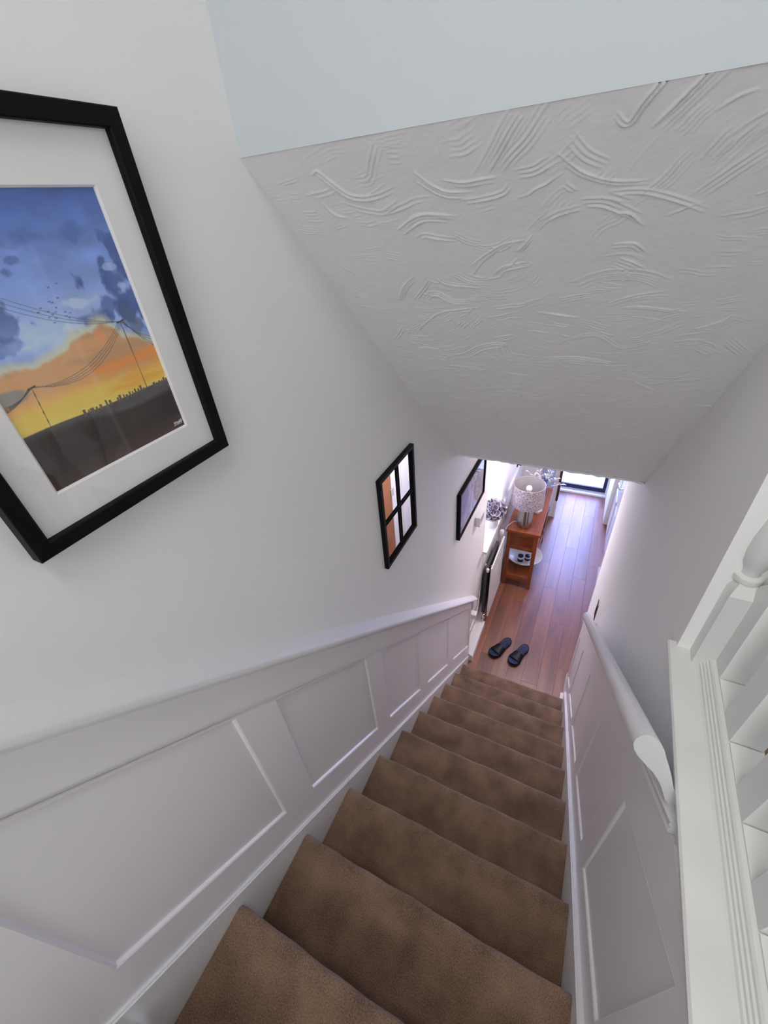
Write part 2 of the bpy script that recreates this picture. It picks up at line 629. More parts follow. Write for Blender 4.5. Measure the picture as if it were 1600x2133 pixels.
# ---- combed plaster soffit over the flight: one height field of trowel strokes
STROKES=[(3,[(0.213,0.65),(0.196,0.668),(0.181,0.684),(0.16,0.685)]),
(2,[(0.091,0.673),(0.103,0.67),(0.116,0.683),(0.138,0.703),(0.177,0.708),(0.221,0.701)]),
(1,[(0.078,0.711),(0.088,0.727),(0.107,0.735)]),
(2,[(0.116,0.712),(0.143,0.722),(0.181,0.73),(0.22,0.725),(0.245,0.719),(0.273,0.718)]),
(3,[(0.216,0.751),(0.235,0.741),(0.264,0.74),(0.3,0.746)]),
(2,[(0.222,0.773),(0.241,0.768),(0.266,0.773),(0.296,0.779)]),
(2,[(0.317,0.725),(0.348,0.724),(0.38,0.72),(0.392,0.711)]),
(2,[(0.3,0.699),(0.328,0.704),(0.357,0.703),(0.376,0.703)]),
(2,[(0.31,0.824),(0.344,0.805),(0.373,0.793),(0.413,0.789)]),
(1,[(0.304,0.846),(0.328,0.822),(0.364,0.801)]),
(3,[(0.351,0.844),(0.368,0.832),(0.411,0.826)]),
(3,[(0.124,0.898),(0.152,0.867),(0.189,0.843)]),
(2,[(0.164,0.898),(0.193,0.875),(0.22,0.85)]),
(3,[(0.181,0.902),(0.204,0.883),(0.229,0.883),(0.262,0.902),(0.336,0.893)]),
(2,[(0.239,0.847),(0.254,0.861),(0.299,0.866),(0.33,0.873)]),
(1,[(0.137,0.985),(0.181,0.95),(0.219,0.931),(0.303,0.92)]),
(4,[(0.19,1.067),(0.229,1.058),(0.279,1.027),(0.34,1.018),(0.355,1.05),(0.394,1.058)]),
(2,[(0.105,1.048),(0.135,1.043),(0.164,1.05)]),
(1,[(0.177,1.11),(0.237,1.111),(0.276,1.121)]),
(2,[(0.054,1.015),(0.097,0.976)]),
(3,[(0.26,0.687),(0.279,0.703),(0.301,0.713),(0.337,0.716)]),
(6,[(0.486,0.865),(0.521,0.848),(0.559,0.842),(0.599,0.847),(0.634,0.862)]),
(2,[(0.554,0.908),(0.585,0.893),(0.631,0.883)]),
(2,[(0.577,0.919),(0.607,0.915),(0.676,0.925)]),
(3,[(0.492,0.739),(0.527,0.742),(0.571,0.763)]),
(2,[(0.536,0.761),(0.554,0.761),(0.574,0.777)]),
(2,[(0.435,0.762),(0.459,0.752),(0.487,0.747)]),
(2,[(0.54,0.801),(0.568,0.801),(0.586,0.816)]),
(3,[(0.708,0.963),(0.74,0.945),(0.752,0.931)]),
(3,[(0.716,0.902),(0.744,0.894)]),
(3,[(0.463,1.015),(0.505,0.989),(0.546,0.984),(0.595,1.015),(0.648,0.994)]),
(1,[(0.425,0.93),(0.462,0.935),(0.502,0.942)]),
(3,[(0.192,1.217),(0.288,1.199),(0.363,1.184)]),
(1,[(0.196,1.113),(0.271,1.124)]),
(2,[(0.43,1.062),(0.51,1.053),(0.588,1.068)]),
(2,[(0.526,0.734),(0.556,0.745)]),
(2,[(0.469,0.718),(0.483,0.728)]),
(1,[(0.595,0.938),(0.631,0.942),(0.668,0.951)]),
(2,[(0.619,1.094),(0.645,1.111)]),
(1,[(0.634,1.124),(0.698,1.163)]),
(2,[(0.74,1.116),(0.765,1.105)]),
(5,[(0.408,0.638),(0.385,0.656),(0.368,0.673),(0.344,0.696)]),
(4,[(0.444,0.637),(0.419,0.66),(0.39,0.679),(0.374,0.692)]),
(2,[(0.576,0.631),(0.561,0.64),(0.545,0.655),(0.534,0.668),(0.522,0.658)]),
(4,[(0.61,0.632),(0.594,0.647),(0.574,0.664),(0.561,0.676)]),
(3,[(0.68,0.704),(0.656,0.72),(0.626,0.745)]),
(3,[(0.479,0.67),(0.496,0.687),(0.522,0.7)]),
(2,[(0.459,0.687),(0.486,0.707),(0.525,0.721),(0.57,0.726)]),
(3,[(0.197,0.759),(0.245,0.741),(0.303,0.746)]),
(2,[(0.527,0.733),(0.569,0.735),(0.612,0.748),(0.648,0.763)])]
X0, X1, Y0, Y1 = XL, XR, 0.641, 1.800
NX, NY = 500, 960
SL = 0.975
gx = np.linspace(X0, X1, NX)[:, None] * np.ones((1, NY))
gy = np.ones((NX, 1)) * np.linspace(Y0, Y1, NY)[None, :]
k_sl = math.sqrt(1 + SL * SL)
gt = (gy - Y0) * k_sl            # distance down the slope
Hf = np.zeros((NX, NY))
wob = fbm(gx + 2, gt + 2, 9.0, 3, 3) - 0.5
allstrokes = [(n, [(x, (y - Y0) * k_sl) for x, y in pts], 1.0) for n, pts in STROKES]
# the rest of the surface: short combed strokes that follow one swirling flow


def flow(x, t):
    f_ = fbm(np.array([[x + 3.0]]), np.array([[t + 3.0]]), 5.5, 401, 2)[0, 0] - 0.5
    return 3.6 * f_ + 0.25 * math.sin(11 * x + 4 * t)


for i in range(620):
    px, pt = rng.uniform(X0, X1), rng.uniform(0, 1.62)
    L = rng.uniform(0.012, 0.075)
    pts = [(px, pt)]
    for s in range(5):
        a = flow(px, pt) + rng.normal(0, 0.12)
        px, pt = px + L / 5 * math.cos(a), pt + L / 5 * math.sin(a)
        pts.append((px, pt))
    allstrokes.append((int(rng.integers(1, 5)), pts, rng.uniform(0.25, 0.85) ** 1.3))
for n, pts, amp in allstrokes:
    pts = np.array(pts)
    # resample as a smooth curve
    tt = np.linspace(0, len(pts) - 1, 6 * len(pts))
    j = np.clip(tt.astype(int), 0, len(pts) - 2)
    fr = (tt - j)[:, None]
    pm = pts[np.maximum(j - 1, 0)]
    p0, p1 = pts[j], pts[j + 1]
    p2 = pts[np.minimum(j + 2, len(pts) - 1)]
    c = 0.5 * (2 * p0 + (p1 - pm) * fr + (2 * pm - 5 * p0 + 4 * p1 - p2) * fr ** 2 + (3 * p0 - pm - 3 * p1 + p2) * fr ** 3)
    tan = np.gradient(c, axis=0)
    nn = np.linalg.norm(tan, axis=1)[:, None] + 1e-9
    nrm = np.stack([-tan[:, 1], tan[:, 0]], 1) / nn
    if nrm[len(nrm) // 2][1] < 0:
        nrm = -nrm
    gap = rng.uniform(0.0042, 0.0085)
    for q in range(n):
        s0 = 0 if q == 0 else int(rng.integers(0, max(1, len(c) // 4)))
        s1 = len(c) if q == 0 else len(c) - int(rng.integers(0, max(1, len(c) // 4)))
        cc = (c + nrm * gap * q)[s0:s1]
        if len(cc) < 2:
            continue
        w = rng.uniform(0.0010, 0.0018)
        h = amp * rng.uniform(0.0015, 0.0038)
        xa, xb = cc[:, 0].min() - 0.02, cc[:, 0].max() + 0.02
        ta, tb = cc[:, 1].min() - 0.02, cc[:, 1].max() + 0.02
        ia, ib = np.searchsorted(gx[:, 0], (xa, xb))
        ja, jb = np.searchsorted(gt[0], (ta, tb))
        if ib - ia < 2 or jb - ja < 2:
            continue
        U, V = gx[ia:ib, ja:jb], gt[ia:ib, ja:jb]
        U2, V2 = U + 0.006 * wob[ia:ib, ja:jb], V + 0.006 * wob[ia:ib, ja:jb]
        best = np.full(U.shape, 9.0)
        fade = np.zeros(U.shape)
        m = len(cc) - 1
        for s in range(m):
            d = seg_dist(U2, V2, cc[s], cc[s + 1])
            upd = d < best
            best = np.where(upd, d, best)
            fade = np.where(upd, math.sin(math.pi * min(1, max(0.12, (s + 0.5) / m))) ** 0.6, fade)
        ridge = np.exp(-(best / w) ** 2) * h * fade
        dip = np.exp(-(best / (3 * w)) ** 2) * h * fade * 0.35
        Hf[ia:ib, ja:jb] = np.maximum(Hf[ia:ib, ja:jb], ridge) - 0.35 * dip
Hf += 0.0022 * (fbm(gx + 5, gt + 5, 11, 11, 3) - 0.5) + 0.0007 * (fbm(gx + 5, gt + 5, 60, 21, 3) - 0.5)
Hf -= 0.0008
nrm_s = np.array([0, -SL, -1.0]) / k_sl          # pointing down into the stairwell
Pp = np.stack([gx, gy, 3.506 - SL * (gy - Y0)], -1) + Hf[..., None] * nrm_s
# ragged lip where the plaster meets the hall ceiling
lip = np.zeros((NX, NY))
ceil_s = grid_mesh('ceiling_slope', Pp, ARTEX)
struct(ceil_s)
prism('plaster_board', [(0.70, 3.506 - SL * 0.059 + 0.03), (1.80, 2.406), (1.80, 2.382), (0.648, 3.505)], 0, XL, XR, ARTEX, ceil_s)
# hand-daubed lip of plaster along the bottom edge
bm = bmesh.new()
lipc = []
N = 60
for i in range(N + 1):
    x = XL + (XR - XL) * i / N
    e = 1 + 2.2 * (math.exp(-((x - XL - 0.02) / 0.025) ** 2) + math.exp(-((XR - x - 0.015) / 0.03) ** 2))
    lipc.append((x, 1.797 + 0.002 * math.sin(i * 2.1), 2.380 - 0.0022 * e * (1 + 0.5 * math.sin(i * 1.3) * math.sin(i * 0.37))))
bm_tube(bm, lipc, lambda t: 0.005 + 0.002 * math.sin(t * 70) * math.sin(t * 31), 8)
from_bm('plaster_lip', bm, ARTEX, ceil_s, True)

# ---- hall floor: laminate planks laid along the hall
fl = struct(box('floor', (-0.05, 2.05, -0.05), (1.04, 5.50, -0.012), LAMINATE))
PW = 0.131
for ci in range(9):
    xa = -0.05 + ci * PW
    ys = 2.05 - [0.35, 0.85, 0.10, 0.60, 1.0, 0.25, 0.75, 0.5, 0.15][ci]
    while ys < 5.5:
        a, b = max(ys, 2.05), min(ys + 1.2, 5.5)
        if b - a > 0.02:
            bm = bmesh.new()
            xb = min(xa + PW, 1.04)
            c = ((xa + xb) / 2, (a + b) / 2, 0)
            bm_box(bm, (xa + 0.0003 - c[0], a + 0.0003 - c[1], -0.012), (xb - 0.0003 - c[0], b - 0.0003 - c[1], 0.0))
            top = [f for f in bm.faces if f.calc_center_median().z > -0.001]
            bmesh.ops.bevel(bm, geom=[e for f in top for e in f.edges], offset=0.0007, segments=1, affect='EDGES')
            o = from_bm('plank', bm, LAMINATE)
            o.location = c
            o.parent = fl
        ys += 1.2

# ---- skirting in the hall
def skirting(name, x_wall, x_face, ya, yb, z0=0.0, h=0.10):
    t = x_face - x_wall
    prof = [(x_wall, z0), (x_face, z0), (x_face, z0 + h * 0.72), (x_wall + t * 0.75, z0 + h * 0.82), (x_wall + t * 0.55, z0 + h * 0.9), (x_wall + t * 0.4, z0 + h), (x_wall, z0 + h)]
    return sheared(name, prof, ya, yb, lambda y: 0.0, WHITE, None, True, 30)


struct(skirting('baseboard_left', -0.05, 0.030, 2.272, 2.70))
struct(skirting('baseboard_left', -0.05, -0.028, 2.70, 4.75))
struct(skirting('baseboard_right', 1.00, 0.965, 2.43, 3.88))
struct(skirting('baseboard_right', XR + 0.002, XR - 0.016, 2.16, 2.42, h=0.09))
struct(box('trim_3', (-0.052, 2.36, 0.205), (-0.042, 2.60, 0.217), WHITE))
# moulded ledge that carries the sill line on along the hall wall
struct(sheared('trim_4', [(-0.036, 1.03), (-0.018, 1.034), (-0.014, 1.05), (-0.036, 1.056)], 3.34, 4.75, lambda y: 0.0, WHITE, None, True, 30))

# ---- hall side window
w1 = struct(boxes('window_1', [((-0.25, 2.62, 1.05), (-0.20, 2.68, 2.05)), ((-0.25, 3.25, 1.05), (-0.20, 3.31, 2.05)),
                               ((-0.25, 2.68, 1.05), (-0.20, 3.25, 1.11)), ((-0.25, 2.68, 1.99), (-0.20, 3.25, 2.05))], WHITE, None, 0.004))
box('window_pane', (-0.228, 2.68, 1.11), (-0.222, 3.25, 1.99), GLASS, w1)
sill = box('window_sill', (-0.25, 2.60, 1.028), (0.014, 3.325, 1.05), WHITE, w1, 0.004)

# ---- far glazed door
d1 = struct(boxes('door_1', [((0.945, 5.455, 0.0), (0.972, 5.50, 2.1)), ((0.30, 5.455, 2.05), (0.945, 5.50, 2.1)), ((0.30, 5.455, 0.0), (0.335, 5.50, 2.1))], WHITE, None, 0.003))
boxes('door_frame', [((0.335, 5.465, 0.045), (0.945, 5.495, 0.105)), ((0.905, 5.465, 0.105), (0.945, 5.495, 2.05)), ((0.335, 5.465, 0.105), (0.37, 5.495, 2.05)), ((0.37, 5.465, 2.0), (0.905, 5.495, 2.05))], NAVYFRAME, d1, 0.002)
box('door_pane', (0.37, 5.477, 0.105), (0.905, 5.483, 2.0), GLASS, d1)
box('door_sill', (0.30, 5.40, 0.0), (0.965, 5.50, 0.028), WHITE, d1, 0.004)
box('door_sill', (0.335, 5.45, 0.028), (0.945, 5.497, 0.045), GREYPLASTIC, d1, 0.002)
patio = struct(box('ground_outside', (-3, 5.56, -0.12), (4, 12, -0.03), PATIO))
struct(box('ground_outside', (-4, 1.0, -0.12), (-0.8, 5.0, -0.03), PATIO))

# ---- end-wall trims: brown edge of the opening and its white foot
struct(box('trim_5', (0.372, 4.735, 0.0), (0.398, 4.875, 0.26), WHITE, None, 0.003))
struct(box('trim_6', (0.372, 4.735, 0.26), (0.398, 4.875, 2.376), EDGEWOOD, None, 0.003))

# ---- white panelled door in the right wall of the hall
d2 = struct(boxes('door_2', [((1.012, 3.94, 0.012), (1.04, 4.79, 2.0))], WHITE, None, 0.002))
for za, zb in ((0.12, 0.60), (0.74, 1.10), (1.24, 1.85)):
    for ya, yb in ((4.02, 4.33), (4.41, 4.71)):
        bm = bmesh.new()
        bm_box(bm, (1.004, ya, za), (1.014, yb, zb))
        bmesh.ops.bevel(bm, geom=[e for e in bm.edges if all(abs(v.co.x - 1.004) < 1e-5 for v in e.verts)], offset=0.008, segments=1, affect='EDGES')
        from_bm('door_panel', bm, WHITE, d2)
tube('door_handle', [(1.012, 4.06, 0.98), (0.965, 4.06, 0.98), (0.958, 4.075, 0.98), (0.958, 4.17, 0.98)], 0.009, CHROME, d2)
struct(boxes('trim_7', [((0.985, 3.87, 0.0), (1.0, 3.94, 2.07)), ((0.985, 3.94, 2.0), (1.0, 4.80, 2.07))], WHITE, None, 0.004))
# brown door leaf and its white lining (seen in the mirror)
d3 = struct(box('door_3', (0.965, 2.46, 0.01), (1.0, 2.900, 1.98), DOORWOOD, None, 0.003))
lin = struct(box('trim_8', (0.96, 2.903, 0.0), (1.0, 3.04, 2.05), WHITE, None, 0.004))
boxes('door_hinge', [((0.955, 2.885, 1.20), (0.967, 2.94, 1.28))], GREYPLASTIC, d3, 0.001)
d4 = struct(box('door_4', (0.982, 3.06, 0.01), (1.0, 3.82, 1.98), WHITE, None, 0.003))
for za, zb in ((0.15, 0.98), (1.10, 1.85)):
    bm = bmesh.new()
    bm_box(bm, (0.974, 3.16, za), (0.983, 3.72, zb))
    bmesh.ops.bevel(bm, geom=[e for e in bm.edges if all(abs(v.co.x - 0.974) < 1e-5 for v in e.verts)], offset=0.007, segments=1, affect='EDGES')
    from_bm('door_panel', bm, WHITE, d4)

# ------------------------------------------------------------------ staircase
stairs = empty('staircase', (0.40, 2.1, 0.0), 'steep straight staircase with brown carpeted steps between white strings', 'staircase')


def step(yf, zt, yb):
    """one carpeted step: rounded nosing at yf, tread height zt, running back to yb"""
    r = 0.019
    prof = [(yb, zt), (yf - 0.05, zt)]
    for k in range(9):
        a = math.radians(90 - 22.5 * k)
        prof.append((yf - r + r * math.cos(a), zt - r + r * math.sin(a)))
    prof += [(yf - r - 0.004, zt - 2 * r - 0.006), (yf - r - 0.006, zt - RISE - 0.002), (yb, zt - RISE - 0.002)]
    bm = bmesh.new()
    M = 22
    rings = []
    for i in range(M + 1):
        x = 0.0005 + (WIDTH - 0.001) * i / M
        wv = 0.0012 * math.sin(i * 1.7 + yf * 13) + 0.001 * math.sin(i * 0.6 + yf * 7)
        rings.append([bm.verts.new((x, py + (wv if 1 < j < 12 else 0), pz + (0.6 * wv if 1 < j < 8 else 0))) for j, (py, pz) in enumerate(prof)])
    n = len(prof)
    for a, b in zip(rings, rings[1:]):
        for j in range(n):
            bm.faces.new((a[j], b[j], b[(j + 1) % n], a[(j + 1) % n]))
    bm.faces.new(rings[0])
    bm.faces.new(rings[-1][::-1])
    return from_bm('step', bm, CARPET, stairs, True, 50)


for n in range(-2, 10):
    step(n * GOING, 2.0 - n * RISE, (n - 1) * GOING - 0.016)
# top riser under the landing edge
step(-3 * GOING, 2.6, -4 * GOING)


def ledge_l(y):
    return 2.225 - 0.8795 * (y + 0.187)


def ledge_r(y):
    return nosing(y) + 0.055


def string_board(name, x0, x1, fn, ya, yb):
    ys = [ya, yb]
    poly = [(ya, fn(ya) - 0.01), (yb, max(fn(yb), 0.04) - 0.0), (yb, 0.0), (yb - 0.5, 0.0), (ya, fn(ya) - 0.55)]
    bm = bmesh.new()
    bm_prism(bm, poly, 0, x0, x1)
    es = [e for e in bm.edges if all(abs(v.co.z - fn(v.co.y)) < 0.03 for v in e.verts) and abs(e.verts[0].co.x - e.verts[1].co.x) < 1e-6]
    bmesh.ops.bevel(bm, geom=es, offset=0.004, segments=2, affect='EDGES')
    return from_bm(name, bm, WHITE, stairs, True, 30)


string_board('string_board', XL, 0.0, ledge_l, -0.85, 2.27)
string_board('string_board', WIDTH, XR, ledge_r, -0.85, 2.15)
box('string_foot', (WIDTH - 0.022, 2.10, 0.0), (WIDTH + 0.002, 2.165, 0.155), WHITE, stairs, 0.003)

# ------------------------------------------------------------------ wall panelling
def dado_l(y):
    return 2.868 - 0.9225 * y


def panelling(par, xw, xf, edges, top, bot, lo, hi, ya, yb):
    """frame of rails and stiles of thickness xw..xf around recessed panels; edges = [(y0,y1)...]"""
    xa, xb = sorted((xw, xf))
    bm = bmesh.new()

    def quad(y0, y1, f0, f1):
        for yk in (0.122, 0.3435):
            if xf < xw and y0 < yk < y1:
                quad(y0, yk, f0, f1)
                y0 = yk
        bm_prism(bm, [(y0, f0(y0)), (y1, f0(y1)), (y1, f1(y1)), (y0, f1(y0))], 0, xa, xb)
    quad(ya, yb, hi, top)
    quad(ya, yb, bot, lo)
    cur = ya
    for y0, y1 in edges:
        quad(cur, y0, top, bot)
        cur = y1
    quad(cur, yb, top, bot)
    from_bm('panel_frame', bm, GLOSS, par)
    sgn = 1 if xf > xw else -1
    for y0, y1 in edges:
        # recessed field
        p = prism('recessed_panel', [(y0, bot(y0)), (y1, bot(y1)), (y1, top(y1)), (y0, top(y0))], 0, xw - sgn * 0.001, xw + sgn * 0.002, GLOSS, par)
        # bead moulding round it
        bm = bmesh.new()
        w = 0.007
        out = [(y0, bot(y0)), (y1, bot(y1)), (y1, top(y1)), (y0, top(y0))]
        inn = [(y0 + w, bot(y0 + w) + w * 1.3), (y1 - w, bot(y1 - w) + w * 1.3), (y1 - w, top(y1 - w) - w * 1.3), (y0 + w, top(y0 + w) - w * 1.3)]
        ra = [bm.verts.new((xf + sgn * 0.0003, y, z)) for y, z in out]
        rm = [bm.verts.new((xf - sgn * 0.0015, (y + y2) / 2, (z + z2) / 2)) for (y, z), (y2, z2) in zip(out, inn)]
        rb = [bm.verts.new((xw + sgn * 0.001, y, z)) for y, z in inn]
        rc = [bm.verts.new((xw + sgn * 0.001, y, z)) for y, z in out]
        for a, b in ((ra, rm), (rm, rb), (rb, rc), (rc, ra)):
            for i in range(4):
                bm.faces.new((a[i], a[(i + 1) % 4], b[(i + 1) % 4], b[i]))
        from_bm('bead_moulding', bm, GLOSS, par)


pl = struct(prism('panelling_left', [(-0.85, ledge_l(-0.85) - 0.03), (2.29, 0.02), (2.29, dado_l(2.29)), (-0.85, dado_l(-0.85))], 0, XL - 0.004, XL + 0.0005, GLOSS))
L_EDGES = [(-0.179, 0.2145), (0.320, 0.732), (0.837, 1.207), (1.315, 1.702), (1.821, 2.262)]
panelling(pl, XL, -0.010, L_EDGES, lambda y: 2.735 - 0.915 * y + 0.010 * y * y, lambda y: 2.193 - 0.876 * y, lambda y: ledge_l(y) - 0.02, dado_l, -0.85, 2.29)
# dado cap
dprof = [(-0.02, 0.0), (-0.006, 0.0), (-0.0045, 0.004), (-0.007, 0.007), (-0.0075, 0.014), (-0.005, 0.022), (0.000, 0.029), (0.007, 0.035), (0.017, 0.039), (0.0275, 0.0415), (0.029, 0.048), (0.0275, 0.057), (0.017, 0.067), (0.004, 0.073), (-0.02, 0.079)]
struct(sheared('trim_1', dprof, -0.85, 2.335, dado_l, DADO, None, True, 60))


def dado_r(y):
    return nosing(y) + 0.845


pr_ = struct(prism('panelling_right', [(-0.85, ledge_r(-0.85) - 0.03), (2.40, 0.05), (2.40, dado_r(2.40)), (0.343, 2.584), (-0.85, 2.584)], 0, XR - 0.0005, XR + 0.004, GLOSS))
R_EDGES = [(0.175, 0.544), (0.640, 1.014), (1.103, 1.486), (1.560, 1.980), (2.06, 2.34)]
panelling(pr_, XR, XR - 0.009, R_EDGES, lambda y: min(2.575, nosing(y) + 0.68), lambda y: nosing(y) + 0.155, lambda y: ledge_r(y) - 0.02, lambda y: min(2.584, dado_r(y)), -0.30, 2.40)
rprof = [(XR, 0.0), (XR - 0.012, 0.002), (XR - 0.016, 0.010), (XR - 0.013, 0.020), (XR - 0.018, 0.028), (XR - 0.018, 0.038), (XR - 0.010, 0.046), (XR, 0.048)]
struct(sheared('trim_2', rprof, 0.366, 2.40, dado_r, WHITE, None, True, 40))

# ------------------------------------------------------------------ handrail on the right wall
hr = empty('handrail', (0.745, 0.40, 2.68), 'white rounded wall handrail with a flat cut top end, running down the right wall', 'handrail')
hp = [(0.742, 2.718), (0.735, 2.708), (0.731, 2.695), (0.731, 2.680), (0.736, 2.663), (0.745, 2.649), (0.762, 2.630), (0.776, 2.616), (0.786, 2.601),
      (0.795, 2.585), (0.803, 2.566), (0.812, 2.545), (0.829, 2.520), (0.829, 2.560), (0.812, 2.592), (0.799, 2.628), (0.789, 2.652), (0.780, 2.672), (0.772, 2.692), (0.764, 2.706), (0.754, 2.716)]
hprof = [(x, z - 2.685) for x, z in hp]


def rail_z(y):
    return 2.685 - 0.852 * (y - 0.41)


bm = bmesh.new()
bm_sheared(bm, hprof, 0.41, 1.655, rail_z, 8)
from_bm('rail', bm, WHITE, hr, True, 40)
# rounded bottom end
bm = bmesh.new()
rings = []
cxx, czz = 0.765, -0.035
for k in range(6):
    a = math.radians(18 * k)
    s = max(math.cos(a), 0.03)
    y = 1.655 + 0.03 * math.sin(a)
    rings.append([bm.verts.new((cxx + (px - cxx) * s if px < 0.81 else px - (px - cxx) * (1 - s) * 0.3, y, rail_z(y) + czz + (dz - czz) * s)) for px, dz in hprof])
for a, b in zip(rings, rings[1:]):
    for i in range(len(hprof)):
        j = (i + 1) % len(hprof)
        bm.faces.new((a[i], b[i], b[j], a[j]))
bm.faces.new(rings[-1])
from_bm('rail_end', bm, WHITE, hr, True, 60)
wp = empty('wall_plate', (XR, 2.03, 1.34), 'small dark latch plate on the right wall by the lower handrail end', 'plate')
box('plate', (XR - 0.004, 1.975, 1.27), (XR + 0.001, 2.035, 1.40), EDGEWOOD, wp, 0.0015)
box('plate_slot', (XR - 0.006, 1.995, 1.31), (XR - 0.003, 2.015, 1.36), BLACK, wp)

# ------------------------------------------------------------------ landing balustrade
bal = empty('balustrade', (0.89, 0.0, 2.60), 'white landing balustrade of turned square balusters beside the flight', 'balustrade')
# nosing board on top of the side wall
nose = [(0.930, 2.583), (0.832, 2.583), (0.8285, 2.583), (0.8175, 2.584), (0.8135, 2.589), (0.8135, 2.596), (0.8165, 2.600), (0.930, 2.600)]
sheared('landing_nosing', nose, -2.9, 0.732, lambda y: 0.0, BALWHITE, bal, True, 30)
# base rail with beaded side, groove between the balusters closed by fillets
base = [(0.862, 2.600), (0.866, 2.602), (0.868, 2.606), (0.871, 2.6065), (0.872, 2.611), (0.875, 2.6115), (0.876, 2.616), (0.879, 2.6165), (0.880, 2.621), (0.883, 2.624), (0.888, 2.6255), (0.938, 2.6255), (0.942, 2.620), (0.944, 2.600)]
sheared('base_rail', base, -2.9, 0.72, lambda y: 0.0, BALWHITE, bal, True, 28)


def baluster_bm(hw_x, hw_y, half=False):
    """square foot, turned shaft, square head; local origin at the foot"""
    bm = bmesh.new()
    y1 = 0.0 if half else hw_y

    def ring_sq(z, k=1.0):
        return [bm.verts.new((sx * hw_x * k, sy * hw_y * k if not (half and sy > 0) else 0.0, z)) for sx, sy in ((-1, -1), (1, -1), (1, 1), (-1, 1))]
    for z0, z1, t0, t1 in ((0.0, 0.205, 0, 1), (0.66, 0.86, 1, 0)):
        zs = [(z0, 0.45 if t0 == 0 and False else 1.0), (z1, 1.0)]
        rs = []
        if t0:
            rs.append(ring_sq(z0 - 0.018, 0.55))
        rs += [ring_sq(z, k) for z, k in zs]
        if t1:
            rs.append(ring_sq(z1 + 0.022, 0.55))
        for a, b in zip(rs, rs[1:]):
            for i in range(4):
                bm.faces.new((a[i], a[(i + 1) % 4], b[(i + 1) % 4], b[i]))
        bm.faces.new(rs[0])
        bm.faces.new(rs[-1])
    r = hw_x
    prof = [(0.55, 0.222), (0.95, 0.226), (1.0, 0.232), (0.95, 0.238), (0.62, 0.242), (0.60, 0.250), (0.88, 0.268), (1.0, 0.292), (0.98, 0.318), (0.82, 0.350), (0.66, 0.385), (0.56, 0.42), (0.50, 0.455),
            (0.72, 0.462), (0.76, 0.470), (0.72, 0.478), (0.50, 0.484), (0.58, 0.52), (0.72, 0.57), (0.84, 0.60), (0.70, 0.615), (0.95, 0.622), (0.98, 0.630), (0.6, 0.640), (0.5, 0.648)]
    n = 16
    rings = []
    for k, z in prof:
        ring = []
        for i in range(n):
            a = 2 * math.pi * (i + 0.5) / n
            y = r * k * math.sin(a)
            ring.append(bm.verts.new((r * k * math.cos(a), min(y, 0.0) if half else y, z)))
        rings.append(ring)
    for a, b in zip(rings, rings[1:]):
        for i in range(n):
            bm.faces.new((a[i], b[i], b[(i + 1) % n], a[(i + 1) % n]))
    bm.faces.new(rings[0])
    bm.faces.new(rings[-1][::-1])
    return bm


b0 = None
for i in range(22):
    yf = 0.640 - 0.1305 * i
    if b0 is None:
        b0 = from_bm('baluster', baluster_bm(0.0235, 0.027), BALWHITE, bal, True, 30)
        b0.matrix_parent_inverse = Matrix.Identity(4)
        b0.location = (0.0225, yf + 0.028, 0.0255)
    else:
        c = b0.copy()
        COL.objects.link(c)
        c.location = (0.0225, yf + 0.028, 0.0255)
# half newel against the wall end
hn = from_bm('half_newel', baluster_bm(0.024, 0.036, True), BALWHITE, bal, True, 30)
hn.matrix_parent_inverse = Matrix.Identity(4)
hn.location = (-0.012, 0.722, -0.006)
for i in range(-1, 21):
    yc = 0.640 - 0.1305 * i
    box('fillet', (0.889, yc - 0.1305 + 0.0555, 2.6245), (0.936, yc - 0.0005, 2.629), BALWHITE, bal, 0.001) if i >= 0 else None
bm = bmesh.new()
bm_sheared(bm, [(0.885, 3.475), (0.94, 3.475), (0.945, 3.50), (0.935, 3.53), (0.9125, 3.54), (0.89, 3.53), (0.88, 3.50)], -2.9, 0.72, lambda y: 0.0)
from_bm('top_rail', bm, BALWHITE, bal, True, 40)

# ------------------------------------------------------------------ framed picture (watercolour of a dusk sky with telegraph poles)
def frame_bm(y0, y1, z0, z1, w, x0, x1, lip=0.004):
    bm = bmesh.new()
    o = [(y0, z0), (y1, z0), (y1, z1), (y0, z1)]
    i_ = [(y0 + w, z0 + w), (y1 - w, z0 + w), (y1 - w, z1 - w), (y0 + w, z1 - w)]
    A = [bm.verts.new((x0, *p)) for p in o]
    B = [bm.verts.new((x1 - lip * 0.3, *p)) for p in o]
    B2 = [bm.verts.new((x1, p[0] + (q[0] - p[0]) * 0.06, p[1] + (q[1] - p[1]) * 0.06)) for p, q in zip(o, i_)]
    C = [bm.verts.new((x1, p[0] + (q[0] - p[0]) * 0.92, p[1] + (q[1] - p[1]) * 0.92)) for p, q in zip(o, i_)]
    D = [bm.verts.new((x1 - lip * 0.4, *p)) for p in i_]
    E_ = [bm.verts.new((x0, *p)) for p in i_]
    loops = [A, B, B2, C, D, E_]
    for a, b in zip(loops, loops[1:] + [A]):
        for k in range(4):
            bm.faces.new((a[k], a[(k + 1) % 4], b[(k + 1) % 4], b[k]))
    return bm


